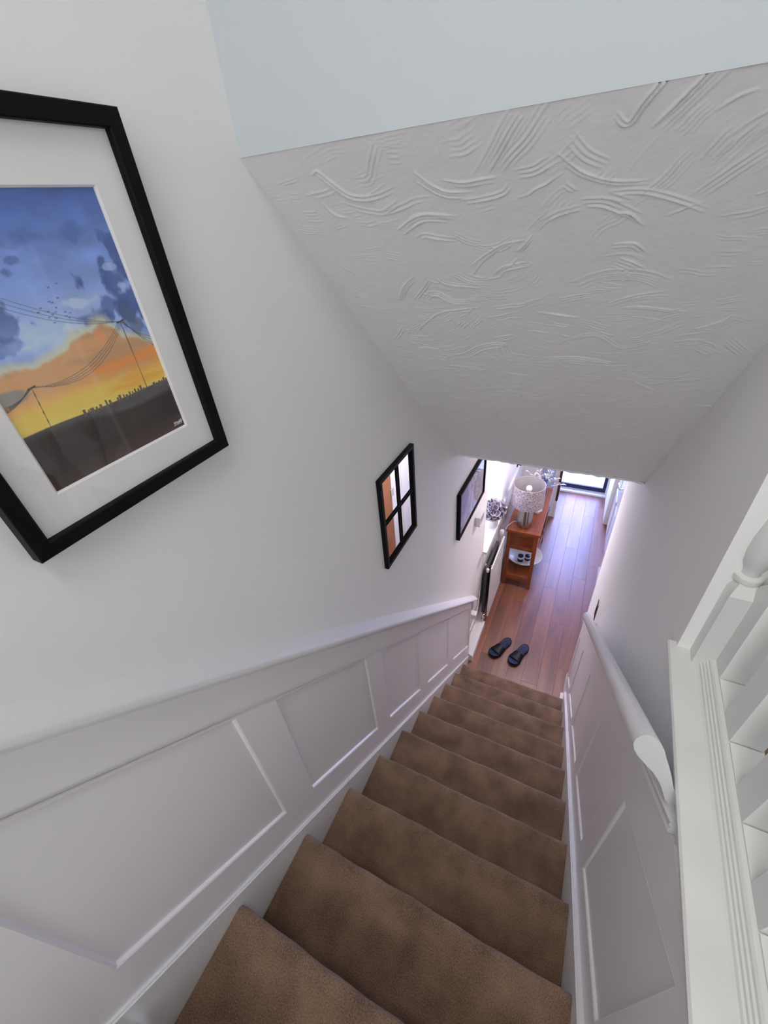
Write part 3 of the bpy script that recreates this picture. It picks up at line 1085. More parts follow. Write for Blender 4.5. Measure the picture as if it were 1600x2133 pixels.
pic = empty('framed_picture', (XL, 0.2465, 3.123), 'large black framed watercolour of poles under a blue and orange dusk sky', 'picture')
PY0, PY1, PZ0, PZ1 = 0.0997, 0.4239, 3.1078, 3.5425
from_bm('frame', frame_bm(PY0, PY1, PZ0, PZ1, 0.0195, XL + 0.001, 0.002), BLACK, pic)
box('backing_board', (XL + 0.0015, PY0 + 0.004, PZ0 + 0.004), (-0.0135, PY1 - 0.004, PZ1 - 0.004), MATBOARD, pic)
UY0, UW, VZ0, VH = 0.1594, 0.2049, 3.1722, 0.2979
bm = bmesh.new()
o = [(PY0 + 0.01, PZ0 + 0.01), (PY1 - 0.01, PZ0 + 0.01), (PY1 - 0.01, PZ1 - 0.01), (PY0 + 0.01, PZ1 - 0.01)]
wi = [(UY0 - 0.0022, VZ0 - 0.0022), (UY0 + UW + 0.0022, VZ0 - 0.0022), (UY0 + UW + 0.0022, VZ0 + VH + 0.0022), (UY0 - 0.0022, VZ0 + VH + 0.0022)]
wb = [(UY0, VZ0), (UY0 + UW, VZ0), (UY0 + UW, VZ0 + VH), (UY0, VZ0 + VH)]
L0 = [bm.verts.new((-0.0080, *p)) for p in o]
L1 = [bm.verts.new((-0.0080, *p)) for p in wi]
L2 = [bm.verts.new((-0.0100, *p)) for p in wb]
L3 = [bm.verts.new((-0.0132, *p)) for p in wb]
L4 = [bm.verts.new((-0.0132, *p)) for p in o]
for a, b in zip((L0, L1, L2, L3, L4), (L1, L2, L3, L4, L0)):
    for k in range(4):
        bm.faces.new((a[k], a[(k + 1) % 4], b[(k + 1) % 4], b[k]))
from_bm('mount', bm, MATBOARD, pic)

NU, NV = 300, 430
u = np.linspace(0, 1, NU)[:, None] * np.ones((1, NV))
v = np.ones((NU, 1)) * np.linspace(0, 1, NV)[None, :]


def col(*c):
    return np.array(c, float) / 255.0


def blend(img, c, a):
    return img * (1 - a[..., None]) + np.asarray(c) * a[..., None]


n1 = fbm(u + 1, v * 1.4 + 1, 5, 31, 5)
n2 = fbm(u * 0.7 + 1, v * 2.2 + 3, 7, 51, 5)
n3 = fbm(u * 0.5 + 2, v * 3.5 + 2, 6, 71, 5)
img = np.ones((NU, NV, 3)) * col(118, 142, 196)
img = blend(img, col(70, 97, 160), smooth01(v + 0.10 * (n1 - 0.5), 0.72, 1.02))
img = blend(img, col(160, 178, 216), (1 - smooth01(np.abs(v - 0.58 + 0.1 * (n2 - 0.5)), 0.0, 0.16)) * 0.75)
img = img * (0.86 + 0.28 * n2[..., None])
# dark clouds


def cloud(img, cx, cy, rx, ry, c, a, seed):
    nn_ = fbm(u + seed, v + seed * 0.37, 9, 100 + seed, 5)
    d = np.hypot((u - cx) / rx, (v - cy) / ry) + 3.2 * (nn_ - 0.5)
    return blend(img, c, (1 - smooth01(d, 0.55, 1.05)) * a * (0.55 + 0.9 * n1))


DK = col(58, 78, 128)
for q, (cx, cy, rx, ry, a) in enumerate([(1.0, 0.78, 0.10, 0.08, .8), (0.86, 0.69, 0.15, 0.055, .85), (1.0, 0.62, 0.17, 0.075, .85), (0.80, 0.60, 0.13, 0.045, .6), (0.97, 0.50, 0.12, 0.075, .7),
                                         (0.33, 0.765, 0.07, 0.03, .7), (0.40, 0.80, 0.03, 0.015, .6), (0.18, 0.62, 0.22, 0.05, .8), (0.08, 0.78, 0.16, 0.05, .7), (0.34, 0.52, 0.12, 0.045, .75),
                                         (0.10, 0.90, 0.2, 0.03, .4), (0.55, 0.86, 0.25, 0.03, .25), (0.66, 0.565, 0.09, 0.025, .45), (0.15, 0.55, 0.1, 0.03, .5)]):
    img = cloud(img, cx, cy, rx, ry, DK if q != 4 else col(84, 96, 118), a, q + 1)
# pale gaps
for q, (cx, cy, rx, ry) in enumerate([(0.93, 0.665, 0.05, 0.018), (0.52, 0.56, 0.2, 0.035), (0.9, 0.735, 0.06, 0.012), (0.62, 0.635, 0.12, 0.02)]):
    img = cloud(img, cx, cy, rx, ry, col(176, 190, 222), 0.7, q + 30)
# dusk band
edge = np.interp(u[:, 0], [0, 0.1, 0.233, 0.386, 0.52, 0.62, 0.70, 0.76, 0.80, 0.9, 1.0], [0.475, 0.485, 0.478, 0.47, 0.505, 0.515, 0.54, 0.53, 0.475, 0.455, 0.425])[:, None]
e2 = edge + 0.11 * (n1 - 0.5)
img = blend(img, col(196, 192, 160), (1 - smooth01(v - e2, -0.005, 0.045)) * 0.8)
img = blend(img, col(190, 146, 104), 1 - smooth01(v - e2 + 0.012, -0.012, 0.008))
img = blend(img, col(168, 132, 100), (1 - smooth01(v - e2, -0.03, 0.0)) * smooth01(n3, 0.45, 0.65) * 0.7)
img = blend(img, col(214, 130, 66), (1 - smooth01(np.abs(v - 0.37 - 0.03 * (u - 0.5)), 0.0, 0.045)) * smooth01(n3, 0.40, 0.6) * 0.8)
img = blend(img, col(222, 178, 84), (1 - smooth01(v + 0.05 * (n3 - 0.5), 0.29, 0.375)))
img = blend(img, col(216, 150, 60), (1 - smooth01(v, 0.30, 0.40)) * smooth01(n3, 0.52, 0.68) * 0.8)
img = blend(img, col(226, 186, 100), (1 - smooth01(v, 0.25, 0.29)) * 0.6)
img = blend(img, col(206, 134, 98), 0.7 * (1 - smooth01(np.hypot((u - 0.665) / 0.045, (v - 0.50) / 0.035) + 0.8 * (n1 - 0.5), 0.7, 1.0)) * 0.9)
img = blend(img, col(120, 128, 128), (1 - smooth01(np.hypot((u - 0.03) / 0.14, (v - 0.385) / 0.028) + 0.8 * (n1 - 0.5), 0.7, 1.0)) * 0.8)
# ground
gtop = 0.244 + 0.003 * np.sin(u * 9)
img = blend(img, col(74, 72, 72) * (0.8 + 0.4 * n2[..., None]), 1 - smooth01(v - gtop, -0.004, 0.002))
img = blend(img, col(48, 40, 38) * (0.75 + 0.5 * n1[..., None]), 1 - smooth01(v - 0.205 - 0.02 * np.sin(u * 5 + 1) + 0.03 * (n2 - 0.5), -0.01, 0.02))
img = blend(img, col(96, 72, 70) * (0.7 + 0.6 * n2[..., None]), (1 - smooth01(v, 0.0, 0.10)) * 0.45)
# skyline
SKYL = [(0.372, 0.018, 0.022), (0.398, 0.010, 0.010), (0.42, 0.024, 0.016), (0.45, 0.012, 0.012), (0.478, 0.018, 0.014), (0.52, 0.012, 0.030), (0.545, 0.014, 0.018), (0.60, 0.016, 0.014), (0.62, 0.016, 0.024), (0.645, 0.012, 0.020),
        (0.665, 0.016, 0.012), (0.69, 0.014, 0.022), (0.712, 0.010, 0.014), (0.735, 0.014, 0.024), (0.757, 0.012, 0.018), (0.778, 0.016, 0.034), (0.80, 0.012, 0.012), (0.885, 0.018, 0.020), (0.905, 0.010, 0.010), (0.93, 0.014, 0.016), (0.952, 0.012, 0.012), (0.97, 0.016, 0.026), (0.99, 0.014, 0.014)]
for x, w, h in SKYL:
    mk = (np.abs(u - x) < w / 2) & (v > 0.23) & (v < 0.244 + 0.62 * h)
    img[mk] = col(92, 84, 78)


def stroke(img, pts, w, c, a=1.0):
    asp = VH / UW
    d = np.full(u.shape, 9.0)
    for p, q in zip(pts, pts[1:]):
        d = np.minimum(d, seg_dist(u, v * asp, (p[0], p[1] * asp), (q[0], q[1] * asp)))
    return blend(img, c, (1 - smooth01(d, w * 0.6, w * 1.4)) * a)


def catenary(p, q, sag, n=9):
    return [(p[0] + (q[0] - p[0]) * t, p[1] + (q[1] - p[1]) * t - 4 * sag * t * (1 - t)) for t in np.linspace(0, 1, n)]


WIRE = col(52, 58, 72)
P1, P1b, P2, P2b = (0.829, 0.535), (0.824, 0.209), (0.178, 0.398), (0.160, 0.210)
for k in range(3):
    img = stroke(img, catenary((P1[0] + 0.01 * k - 0.01, P1[1]), (0.0, 0.83 - 0.022 * k), 0.045 + 0.006 * k), 0.0016, WIRE, 0.6)
for k in range(4):
    img = stroke(img, catenary((P1[0] - 0.012 + 0.01 * k, P1[1]), (P2[0] - 0.008 + 0.01 * k, P2[1]), 0.060 + 0.008 * k), 0.0017, col(88, 82, 76), 0.7)
    img = stroke(img, catenary((P1[0] + 0.006 * k, P1[1]), (1.04, 0.44 - 0.018 * k), 0.02), 0.002, WIRE, 0.55)
    img = stroke(img, catenary((P2[0] - 0.006 * k, P2[1]), (-0.12, 0.385 - 0.01 * k), 0.03), 0.0025, col(70, 68, 66), 0.7)
img = stroke(img, [P1, P1b], 0.0022, col(84, 66, 54))
img = stroke(img, [P2, P2b], 0.0022, col(76, 62, 52))
img = stroke(img, [(0.805, 0.532), (0.853, 0.538)], 0.004, col(60, 60, 66))
img = stroke(img, [(0.158, 0.396), (0.198, 0.401)], 0.004, col(56, 52, 50))
img = stroke(img, [(0.375, 0.15), (0.362, 0.08), (0.344, 0.01)], 0.010, col(34, 28, 28), 0.7)
for bx, by in [(0.478, 0.655), (0.492, 0.650), (0.53, 0.662), (0.45, 0.625), (0.465, 0.612), (0.50, 0.632), (0.485, 0.618), (0.44, 0.605), (0.475, 0.598), (0.455, 0.585), (0.53, 0.598), (0.56, 0.605), (0.545, 0.590), (0.51, 0.70), (0.56, 0.708), (0.42, 0.64), (0.40, 0.628), (0.535, 0.612)]:
    img = stroke(img, [(bx - 0.006, by + 0.003), (bx, by), (bx + 0.006, by + 0.003)], 0.0018, col(50, 58, 86), 0.85)
# signature scribble: S t e f f
SG = [[(0.930, 0.033), (0.920, 0.037), (0.916, 0.032), (0.926, 0.027), (0.924, 0.021), (0.914, 0.020)], [(0.937, 0.037), (0.937, 0.021), (0.942, 0.020)], [(0.931, 0.032), (0.943, 0.032)],
      [(0.947, 0.026), (0.956, 0.028), (0.955, 0.032), (0.948, 0.031), (0.947, 0.023), (0.956, 0.021)], [(0.972, 0.038), (0.965, 0.036), (0.964, 0.018)], [(0.960, 0.029), (0.971, 0.029)], [(0.986, 0.039), (0.979, 0.037), (0.978, 0.019)], [(0.974, 0.029), (0.999, 0.031)]]
for s_ in SG:
    img = stroke(img, s_, 0.0026, col(205, 200, 198), 0.9)
grid_mesh('print', np.stack([np.full_like(u, -0.0120), UY0 - 0.001 + u * (UW + 0.002), VZ0 - 0.001 + v * (VH + 0.002)], -1), PRINT, pic, np.clip(img * 1.24, 0, 1))
box('glazing', (-0.0050, PY0 + 0.012, PZ0 + 0.012), (-0.0038, PY1 - 0.012, PZ1 - 0.012), GLASS, pic)

# ------------------------------------------------------------------ small window mirror
mir = empty('mirror', (XL, 1.045, 2.36), 'small black framed mirror divided in four like a window, on the stair wall', 'mirror')
MY0, MY1, MZ0, MZ1 = 0.956, 1.238, 2.328, 2.714
from_bm('frame', frame_bm(MY0, MY1, MZ0, MZ1, 0.015, XL + 0.001, -0.003), BLACK, mir)
box('mirror_plate', (XL + 0.001, MY0 + 0.01, MZ0 + 0.01), (-0.013, MY1 - 0.01, MZ1 - 0.01), MIRROR, mir)
my, mz = (MY0 + MY1) / 2 + 0.004, (MZ0 + MZ1) / 2
for d in (-0.0065, 0.0065):
    box('glazing_bar', (-0.013, my + d - 0.0016, MZ0 + 0.014), (-0.0085, my + d + 0.0016, MZ1 - 0.014), BLACK, mir)
    box('glazing_bar', (-0.013, MY0 + 0.014, mz + d - 0.0016), (-0.0090, MY1 - 0.014, mz + d + 0.0016), BLACK, mir)

# ------------------------------------------------------------------ second picture, lower down
pic2 = empty('framed_picture', (XL, 2.06, 1.82), 'black framed grey map-like print near the foot of the stairs', 'picture')
QY0, QY1, QZ0, QZ1 = 1.842, 2.405, 1.772, 2.100
from_bm('frame', frame_bm(QY0, QY1, QZ0, QZ1, 0.013, XL + 0.001, 0.004), BLACK, pic2)
NU2, NV2 = 160, 100
u = np.linspace(0, 1, NU2)[:, None] * np.ones((1, NV2))
v = np.ones((NU2, 1)) * np.linspace(0, 1, NV2)[None, :]
m1 = fbm(u * 2 + 1, v + 1, 6, 201, 4)
im2 = np.ones((NU2, NV2, 3)) * col(188, 184, 190)
im2 = blend(im2, col(160, 158, 168), smooth01(m1, 0.45, 0.6) * 0.8)
im2 = blend(im2, col(150, 145, 185), (1 - smooth01(np.hypot((u - 0.16) / 0.20, (v - 0.62) / 0.42) + 0.7 * (m1 - 0.5), 0.8, 0.9)) * 0.9)
im2 = blend(im2, col(112, 106, 118), (1 - smooth01(np.hypot((u - 0.02) / 0.14, (v - 0.02) / 0.16) + 0.4 * (m1 - 0.5), 0.8, 1.0)) * 0.8)
UW, VH = 0.5, 0.27
for k in range(16):
    r_ = np.random.default_rng(300 + k)
    p = r_.random(2)
    pts = [tuple(p)]
    for s_ in range(5):
        p = p + r_.normal(0, 0.12, 2)
        pts.append(tuple(p))
    im2 = stroke(im2, pts, 0.004, col(118, 114, 130), 0.75)
im2 = stroke(im2, [(0.42, 0.0), (0.45, 0.5), (0.43, 1.0)], 0.006, col(130, 128, 140), 0.8)
im2 = stroke(im2, [(0.0, 0.35), (0.2, 0.5), (0.3, 0.95)], 0.006, col(90, 86, 110), 0.7)
im2 = stroke(im2, [(0.55, 0.1), (0.62, 0.6)], 0.02, col(120, 116, 122), 0.6)
bd = np.minimum(np.minimum(u * UW, (1 - u) * UW), np.minimum(v * VH, (1 - v) * VH))
im2 = blend(im2, col(214, 212, 218), 1 - smooth01(bd, 0.010, 0.012))
grid_mesh('print', np.stack([np.full_like(u, -0.008), QY0 + 0.012 + u * (QY1 - QY0 - 0.024), QZ0 + 0.012 + v * (QZ1 - QZ0 - 0.024)], -1), PRINT, pic2, im2)
box('glazing', (-0.004, QY0 + 0.011, QZ0 + 0.011), (-0.0025, QY1 - 0.011, QZ1 - 0.011), GLASS, pic2)

# ------------------------------------------------------------------ thermostat on the wall corner
th = empty('thermostat', (XL, 2.34, 1.56), 'small pale grey wall thermostat box below the lower picture', 'thermostat')
box('case', (XL, 2.275, 1.555), (0.016, 2.40, 1.635), PLASTIC, th, 0.005)
box('display', (0.0155, 2.30, 1.585), (0.0175, 2.375, 1.622), GREYPLASTIC, th, 0.0006)

# ------------------------------------------------------------------ radiator under the window
rad = empty('radiator', (0.0, 2.97, 0.13), 'white panel radiator under the window sill beside the wooden table', 'radiator')
RY0, RY1, RZ0, RZ1 = 2.72, 3.21, 0.135, 0.765
bm = bmesh.new()
prof = []
nf = 12
for i in range(nf * 4 + 1):
    y = RY0 + (RY1 - RY0) * i / (nf * 4)
    prof.append((0.050 - (0.004 if i % 4 == 0 else 0.0), y))
poly = [(0.036, RY0)] + prof + [(0.036, RY1)]
bm_prism(bm, [(a, b) for a, b in poly], 2, RZ0, RZ1)
from_bm('front_panel', bm, WHITE, rad)
box('gap_shade_plate', (-0.022, RY0 + 0.02, RZ0 + 0.01), (0.004, RY1 - 0.03, RZ1 - 0.05), DARKGREY, rad, 0.002)  # dark plate added to stand for the shade behind the radiator
box('bracket', (-0.05, RY0 + 0.16, RZ1 - 0.15), (0.037, RY0 + 0.18, RZ1 - 0.12), WHITE, rad)
lathe('bleed_valve', [(0.0, 0.0), (0.011, 0.002), (0.014, 0.02), (0.013, 0.035), (0.0, 0.04)], (0.014, RY0 - 0.012, RZ1 - 0.035), WHITE, rad, 14)
vv = lathe('thermostat_valve', [(0.0, 0.0), (0.016, 0.0), (0.018, 0.012), (0.021, 0.03), (0.021, 0.055), (0.015, 0.064), (0.0, 0.066)], (0.012, RY1 + 0.03, RZ1 - 0.02), PLASTIC, rad, 16)
lathe('lockshield_valve', [(0.0, 0.0), (0.014, 0.0), (0.015, 0.012), (0.010, 0.02), (0.012, 0.04), (0.012, 0.06), (0.0, 0.065)], (0.012, RY0 - 0.03, 0.13), CHROME, rad, 14)
tube('valve_tail', [(0.012, RY0 - 0.035, 0.165), (0.012, RY0 + 0.005, 0.165)], 0.009, CHROME, rad)
tube('pipe', [(0.012, RY0 - 0.03, 0.0), (0.012, RY0 - 0.03, 0.135)], 0.007, CHROME, rad)
tube('pipe', [(0.012, RY1 + 0.03, 0.0), (0.012, RY1 + 0.03, RZ1 - 0.015)], 0.007, WHITE, rad)

# wall socket with a plug and its flex
so = empty('wall_socket', (-0.05, 2.40, 0.46), 'white wall socket with a chunky white plug beside the radiator', 'socket')
box('socket_plate', (-0.05, 2.33, 0.44), (-0.039, 2.48, 0.53), PLASTIC, so, 0.002)
box('socket_switch', (-0.040, 2.345, 0.505), (-0.035, 2.36, 0.522), GREYPLASTIC, so, 0.001)
pgm = box('plug', (-0.039, 2.375, 0.452), (0.012, 2.430, 0.506), PLASTIC, so, 0.008)
tube('plug_flex', [(-0.005, 2.432, 0.47), (-0.005, 2.47, 0.44), (-0.012, 2.54, 0.46), (-0.022, 2.62, 0.54), (-0.03, 2.66, 0.66), (-0.03, 2.665, 0.78), (-0.034, 2.68, 0.95)], 0.0028, PLASTIC, so)
box('adaptor', (-0.05, 2.345, 0.60), (-0.016, 2.395, 0.70), GREYPLASTIC, so, 0.004)

# ------------------------------------------------------------------ console table
ct = empty('console_table', (0.195, 3.77, 0.0), 'orange-brown wooden console table with lower shelf and end panel in the hall', 'table')
TX0, TX1, TY0, TY1, TZ = 0.034, 0.356, 3.325, 4.215, 0.764
bm = bmesh.new()
bm_box(bm, (TX0 + 0.012, TY0 + 0.012, TZ - 0.028), (TX1 - 0.012, TY1 - 0.012, TZ - 0.0035))
bm_box(bm, (TX0, TY0, TZ - 0.028), (TX1, TY0 + 0.052, TZ), 0.004)
bm_box(bm, (TX0, TY1 - 0.052, TZ - 0.028), (TX1, TY1, TZ), 0.004)
bm_box(bm, (TX0, TY0 + 0.0535, TZ - 0.028), (TX0 + 0.052, TY1 - 0.0535, TZ), 0.003)
bm_box(bm, (TX1 - 0.052, TY0 + 0.0535, TZ - 0.028), (TX1, TY1 - 0.0535, TZ), 0.003)
bm_box(bm, (TX0 + 0.0555, TY0 + 0.0555, TZ - 0.028), (TX1 - 0.0555, TY1 - 0.0555, TZ - 0.0005), 0.001)
from_bm('table_top', bm, TABLEWOOD, ct)
lw = 0.042
for lx in (TX0 + 0.012, TX1 - 0.012 - lw):
    for ly in (TY0 + 0.012, TY1 - 0.012 - lw):
        bm = bmesh.new()
        bm_box(bm, (lx, ly, 0.0), (lx + lw, ly + lw, TZ - 0.03), 0.003)
        for vv_ in bm.verts:
            if vv_.co.z < 0.12:
                k = 1 - 0.22 * (1 - vv_.co.z / 0.12)
                vv_.co.x = lx + lw / 2 + (vv_.co.x - lx - lw / 2) * k
                vv_.co.y = ly + lw / 2 + (vv_.co.y - ly - lw / 2) * k
        from_bm('leg', bm, TABLEWOOD, ct)
for ly, s in ((TY0 + 0.018, 1), (TY1 - 0.018, -1)):
    ap = box('end_apron', (TX0 + 0.05, ly + s * 0.012, TZ - 0.225), (TX1 - 0.05, ly + s * 0.022, TZ - 0.03), TABLEWOOD, ct, 0.001)
    for za, zb in ((0.072, 0.03), (0.245, 0.205)):
        box('apron_rail', (TX0 + 0.05, ly, TZ - za), (TX1 - 0.05, ly + s * 0.024, TZ - zb), TABLEWOOD, ct, 0.002)
    box('shelf_rail', (TX0 + 0.05, ly, 0.092), (TX1 - 0.05, ly + s * 0.022, 0.132), TABLEWOOD, ct, 0.002)
box('back_apron', (TX0 + 0.018, TY0 + 0.05, TZ - 0.225), (TX0 + 0.034, TY1 - 0.05, TZ - 0.03), TABLEWOOD, ct)
box('front_rail', (TX1 - 0.034, TY0 + 0.05, TZ - 0.225), (TX1 - 0.018, TY1 - 0.05, TZ - 0.205), TABLEWOOD, ct)
for ya, yb in ((TY0 + 0.065, TY0 + 0.44), (TY0 + 0.45, TY1 - 0.065)):
    dr = box('drawer', (TX1 - 0.04, ya, TZ - 0.20), (TX1 - 0.014, yb, TZ - 0.036), TABLEDARK, ct, 0.003)
    yc = (ya + yb) / 2
    tube('drawer_handle', [(TX1 - 0.014, yc - 0.05, TZ - 0.115), (TX1 + 0.006, yc - 0.045, TZ - 0.12), (TX1 + 0.008, yc, TZ - 0.124), (TX1 + 0.006, yc + 0.045, TZ - 0.12), (TX1 - 0.014, yc + 0.05, TZ - 0.115)], 0.004, EDGEWOOD, dr)
box('shelf', (TX0 + 0.022, TY0 + 0.022, 0.130), (TX1 - 0.022, TY1 - 0.022, 0.150), TABLEWOOD, ct, 0.002)

# ------------------------------------------------------------------ table lamp
LX, LY = 0.180, 3.455
lamp = empty('table_lamp', (LX, LY, TZ), 'table lamp with silver cylinder base and crackled drum shade on wooden table', 'lamp')
lathe('base', [(0.0, 0.0), (0.070, 0.0), (0.073, 0.004), (0.073, 0.275), (0.069, 0.281), (0.0, 0.283)], (LX, LY, TZ), SILVER, lamp, 40)
lathe('stem', [(0.0, 0.283), (0.012, 0.283), (0.012, 0.32), (0.018, 0.325), (0.018, 0.36), (0.0, 0.362)], (LX, LY, TZ), CHROME, lamp, 14)
SR = 0.148
lathe('shade', [(SR + 0.004, 0.262), (SR, 0.478), (SR - 0.003, 0.480), (SR - 0.006, 0.478), (SR - 0.002, 0.262), (SR + 0.004, 0.262)], (LX, LY, TZ), SHADE, lamp, 56, 40)
lathe('shade_lining', [(SR - 0.0062, 0.476), (SR - 0.0024, 0.264), (SR - 0.0044, 0.264), (SR - 0.0080, 0.476), (SR - 0.0062, 0.476)], (LX, LY, TZ), LINING, lamp, 56, 40)
bm = bmesh.new()
for k in range(3):
    a = k * 2.094 + 0.4
    bm_tube(bm, [(LX + 0.016 * math.cos(a), LY + 0.016 * math.sin(a), TZ + 0.34), (LX + (SR - 0.006) * math.cos(a), LY + (SR - 0.006) * math.sin(a), TZ + 0.34)], 0.002, 6)
from_bm('shade_spider', bm, CHROME, lamp, True)
lathe('bulb', [(0.0, 0.36), (0.013, 0.362), (0.015, 0.385), (0.028, 0.41), (0.030, 0.43), (0.022, 0.452), (0.0, 0.462)], (LX, LY, TZ), BULB, lamp, 18, 60)
tube('cord', [(LX - 0.065, LY + 0.02, TZ + 0.012), (LX - 0.10, LY + 0.0, TZ + 0.018), (TX0 + 0.01, LY - 0.07, TZ + 0.012), (TX0 - 0.004, LY - 0.10, TZ - 0.005), (TX0 - 0.008, LY - 0.11, TZ - 0.02)], 0.0026, PLASTIC, lamp)

# ------------------------------------------------------------------ flower pot on the sill
PX, PY_, PZ_ = -0.038, 2.975, 1.05
pot = empty('flower_pot', (PX, PY_, PZ_), 'white pot of grey white-edged cupped flowers on the window sill', 'flower pot')
lathe('pot', [(0.0, 0.0), (0.043, 0.0), (0.047, 0.01), (0.053, 0.085), (0.051, 0.089), (0.047, 0.085), (0.042, 0.07), (0.0, 0.068)], (PX, PY_, PZ_), CERAMIC, pot, 26)
# one cupped petal: grey face, pale rolled edge
bm = bmesh.new()
n = 12
rad_ = [(0.0, 0.0, 0), (0.010, 0.001, 0), (0.018, 0.006, 0), (0.0215, 0.013, 1), (0.0225, 0.0135, 1)]
rings = []
for r_, h_, m_ in rad_:
    if r_ == 0:
        rings.append([bm.verts.new((0, 0, h_))])
    else:
        rings.append([bm.verts.new((r_ * (1 + 0.10 * math.cos(3 * a_)) * math.cos(a_), r_ * (1 + 0.08 * math.sin(2 * a_)) * math.sin(a_), h_ * (1 + 0.35 * math.cos(2 * a_ + 0.7)))) for a_ in [2 * math.pi * i / n for i in range(n)]])
for k, (a, b) in enumerate(zip(rings, rings[1:])):
    for i in range(n):
        j = (i + 1) % n
        f = bm.faces.new((a[0], b[i], b[j])) if len(a) == 1 else bm.faces.new((a[i], b[i], b[j], a[j]))
        f.material_index = 1 if k >= 2 else 0
pet = from_bm('petal', bm, [PETALGREY, PETALRIM], pot, True)
pi_ = parent_inverse(pot)
first = True
cz = PZ_ + 0.165
prg = random.Random(5)
NP = 78
for i in range(NP):
    t = (i + 0.5) / NP
    zz = 1 - 1.62 * t
    th_ = i * 2.39996
    rr = math.sqrt(max(0, 1 - zz * zz))
    d = Vector((rr * math.cos(th_), rr * math.sin(th_), zz))
    rad0 = prg.uniform(0.074, 0.098)
    pos = Vector((PX, PY_, cz)) + Vector((d.x * rad0, d.y * rad0 * 1.05, d.z * rad0 * 0.95))
    dd = (d + Vector((prg.uniform(-.45, .45), prg.uniform(-.45, .45), prg.uniform(-.3, .5)))).normalized()
    q = dd.to_track_quat('Z', 'Y').to_matrix().to_4x4()
    s = prg.uniform(1.05, 1.5)
    mtx = Matrix.Translation(pos) @ q @ Matrix.Rotation(prg.uniform(0, 6), 4, 'Z') @ Matrix.Scale(s, 4)
    if first:
        pet.matrix_basis = mtx
        first = False
    else:
        copy_child(pet, pot, mtx)
lathe('foliage_core', [(0.0, -0.07), (0.05, -0.055), (0.072, -0.01), (0.062, 0.04), (0.0, 0.055)], (PX, PY_, cz), PETALGREY, pot, 14)

# ------------------------------------------------------------------ white flower ornament behind the lamp
OX, OY = 0.262, 3.70
orn = empty('flower_ornament', (OX, OY, TZ), 'small white dish of white blossoms on the table behind the silver lamp', 'ornament')
lathe('dish', [(0.0, 0.0), (0.028, 0.0), (0.032, 0.01), (0.040, 0.032), (0.038, 0.034), (0.030, 0.016), (0.0, 0.012)], (OX, OY, TZ), CERAMIC, orn, 20)
bm = bmesh.new()
for k in range(5):
    a = 2 * math.pi * k / 5
    c0 = bm.verts.new((0, 0, 0))
    p = [bm.verts.new((0.016 * r_ * math.cos(a + s_), 0.016 * r_ * math.sin(a + s_), h_)) for r_, s_, h_ in ((0.6, -0.5, 0.004), (1.0, -0.35, 0.008), (1.12, 0.0, 0.007), (1.0, 0.35, 0.008), (0.6, 0.5, 0.004))]
    for x_, y_ in zip(p, p[1:]):
        bm.faces.new((c0, x_, y_))
blo = from_bm('blossom', bm, WHITELEAF, orn, True)
for i in range(16):
    t = (i + 0.5) / 16
    zz = 1 - 1.05 * t
    rr = math.sqrt(max(0, 1 - zz * zz))
    th_ = i * 2.39996
    d = Vector((rr * math.cos(th_), rr * math.sin(th_), zz))
    pos = Vector((OX, OY, TZ + 0.045)) + d * 0.038
    mtx = Matrix.Translation(pos) @ d.to_track_quat('Z', 'Y').to_matrix().to_4x4() @ Matrix.Rotation(i * 1.1, 4, 'Z')
    if i == 0:
        blo.matrix_basis = mtx
    else:
        copy_child(blo, orn, mtx)

# ------------------------------------------------------------------ tall vase with pale sprigs at the far end of the table
VX, VY = 0.262, 4.06
vase = empty('vase', (VX, VY, TZ), 'blue tinted glass vase of white leafy sprigs at the far end of the table', 'vase')
lathe('vase_glass', [(0.0, 0.0), (0.034, 0.0), (0.038, 0.006), (0.040, 0.06), (0.030, 0.13), (0.026, 0.17), (0.031, 0.195), (0.029, 0.196), (0.0235, 0.17), (0.027, 0.13), (0.036, 0.06), (0.034, 0.012), (0.0, 0.01)], (VX, VY, TZ), VASEGLASS, vase, 24)
bm = bmesh.new()
prof_l = [(0.0, 0.0015), (0.25, 0.011), (0.55, 0.014), (0.8, 0.009), (1.0, 0.0008)]
rings = []
for s_, w_ in prof_l:
    zc = 0.012 * math.sin(math.pi * s_)
    rings.append([bm.verts.new((0.062 * s_, -w_, zc - 0.003)), bm.verts.new((0.062 * s_, 0, zc)), bm.verts.new((0.062 * s_, w_, zc - 0.003))])
for a, b in zip(rings, rings[1:]):
    bm.faces.new((a[0], b[0], b[1], a[1]))
    bm.faces.new((a[1], b[1], b[2], a[2]))
leaf = from_bm('leaf', bm, WHITELEAF, vase, True)
vr = random.Random(11)
firstl = True
ends = [(-0.16, -0.02, 0.27), (-0.06, -0.10, 0.31), (0.03, -0.05, 0.32), (0.11, -0.06, 0.27), (0.15, 0.0, 0.17), (-0.10, 0.05, 0.30), (0.06, 0.05, 0.31)]
